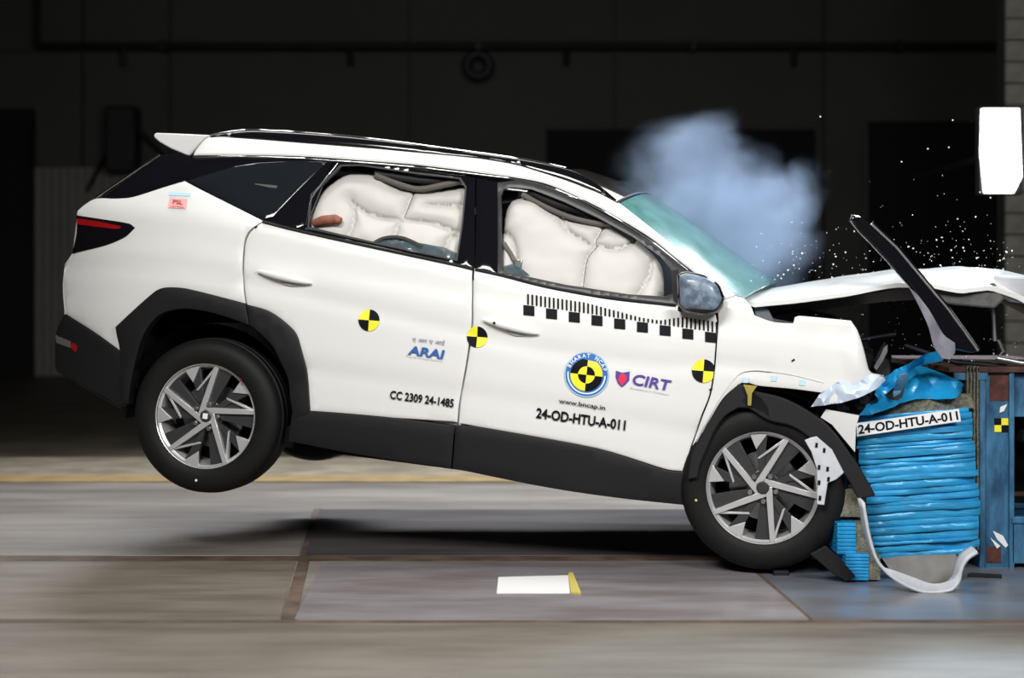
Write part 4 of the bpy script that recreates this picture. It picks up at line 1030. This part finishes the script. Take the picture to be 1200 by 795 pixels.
for pts in ([(1163,622),(1175,628),(1181,639),(1178,642),(1168,632)], [(1172,477),(1180,474),(1176,482),(1171,484)], [(1160,630),(1172,640),(1168,643)]):
    P = [((at(x,y,-.02)-sb.location).x, (at(x,y,-.02)-sb.location).z) for x, y in pts]
    MB().prism(P, lambda a,b:(a,-.006,b), lambda a,b:(a,.001,b)).build('paint_flake', M['swhite'], sb)

# ------------------------------------------------------------------ flying glass and dust specks
rg = random.Random(11); mb = MB()
for k in range(420):
    px = rg.uniform(880, 1190) if rg.random() < .75 else rg.uniform(800, 1195)
    base_ = 330-(px-900)*.05; py = base_ - abs(rg.gauss(0, 32)) if rg.random() < .62 else rg.uniform(340, 425)
    if rg.random() < .06: py = rg.uniform(110, 300)
    y = rg.uniform(-.3, 1.2) if py < 335 else rg.uniform(-.1, .25)
    p = at(px, py, y); q = rg.choice([.0009,.0009,.0013,.0013,.002,.003])
    R = Matrix.Translation(p) @ Matrix.Rotation(rg.uniform(0,6),4,'X') @ Matrix.Rotation(rg.uniform(0,6),4,'Z')
    mb.box((-q,-q,-q*.7),(q,q,q*.7), R)
o = mb.build('glass_fragments', M['glassbit'], None, None); tag(o, 'spray of tiny bright glass fragments flying above the hood', 'glass fragments', kind='stuff')

# ------------------------------------------------------------------ smoke
sc_ = at(838, 245, 1.0)
bpy.ops.mesh.primitive_ico_sphere_add(subdivisions=3, location=sc_); sm = bpy.context.object; sm.name = 'smoke'
sm.scale = (.68, .45, .57)
m = bpy.data.materials.new('smoke_volume'); m.use_nodes = True; nt = m.node_tree; nt.nodes.clear()
out = nt.nodes.new('ShaderNodeOutputMaterial'); pv = nt.nodes.new('ShaderNodeVolumePrincipled')
pv.inputs['Color'].default_value = (.60, .75, 1, 1); pv.inputs['Anisotropy'].default_value = .0
tc = nt.nodes.new('ShaderNodeTexCoord'); 
def nz(scale, det, dist):
    n = nt.nodes.new('ShaderNodeTexNoise'); n.inputs['Scale'].default_value = scale; n.inputs['Detail'].default_value = det; n.inputs['Distortion'].default_value = dist
    nt.links.new(tc.outputs['Object'], n.inputs['Vector']); return n
n1 = nz(2.6, 7, .5)
warp = nt.nodes.new('ShaderNodeVectorMath'); warp.operation = 'MULTIPLY_ADD'
n0 = nz(1.5, 5, .0); nt.links.new(n0.outputs['Color'], warp.inputs[0]); warp.inputs[1].default_value = (.9,.9,.9)
off_ = nt.nodes.new('ShaderNodeVectorMath'); off_.operation = 'SUBTRACT'; nt.links.new(tc.outputs['Object'], off_.inputs[0]); off_.inputs[1].default_value = (.45,.45,.45)
nt.links.new(off_.outputs[0], warp.inputs[2])
def MA(op, a, b=None, clamp=False):
    n = nt.nodes.new('ShaderNodeMath'); n.operation = op; n.use_clamp = clamp
    for i, x in enumerate((a, b)):
        if x is None: continue
        if isinstance(x, (int, float)): n.inputs[i].default_value = x
        else: nt.links.new(x, n.inputs[i])
    return n.outputs[0]
def blob(cx, cz, r, cy=0.0):
    v = nt.nodes.new('ShaderNodeVectorMath'); v.operation = 'DISTANCE'; nt.links.new(warp.outputs[0], v.inputs[0]); v.inputs[1].default_value = (cx, cy, cz)
    return MA('SUBTRACT', 1.0, MA('DIVIDE', v.outputs['Value'], r), True)
# a core low on the right rising to two lobes
d = blob(.28, -.40, .80)
for b_ in ((-.30,.30,.70),(.42,.18,.60),(.02,-.05,.70),(-.20,.62,.42)):
    d = MA('ADD', d, blob(*b_))
dens = MA('MULTIPLY', MA('SUBTRACT', MA('ADD', d, MA('MULTIPLY', n1.outputs[0], 1.5)), 1.0), 3.0)
dens = MA('MAXIMUM', dens, 0.0)
dens = MA('MINIMUM', dens, 3.6)
vl = nt.nodes.new('ShaderNodeVectorMath'); vl.operation = 'LENGTH'; nt.links.new(tc.outputs['Object'], vl.inputs[0])
dens = MA('MULTIPLY', dens, MA('MULTIPLY', MA('SUBTRACT', .97, vl.outputs['Value']), 4.0, True))
nt.links.new(dens, pv.inputs['Density']); nt.links.new(pv.outputs[0], out.inputs['Volume'])
sm.data.materials.append(m)
tag(sm, 'pale blue smoke rising from behind the windscreen', 'smoke')
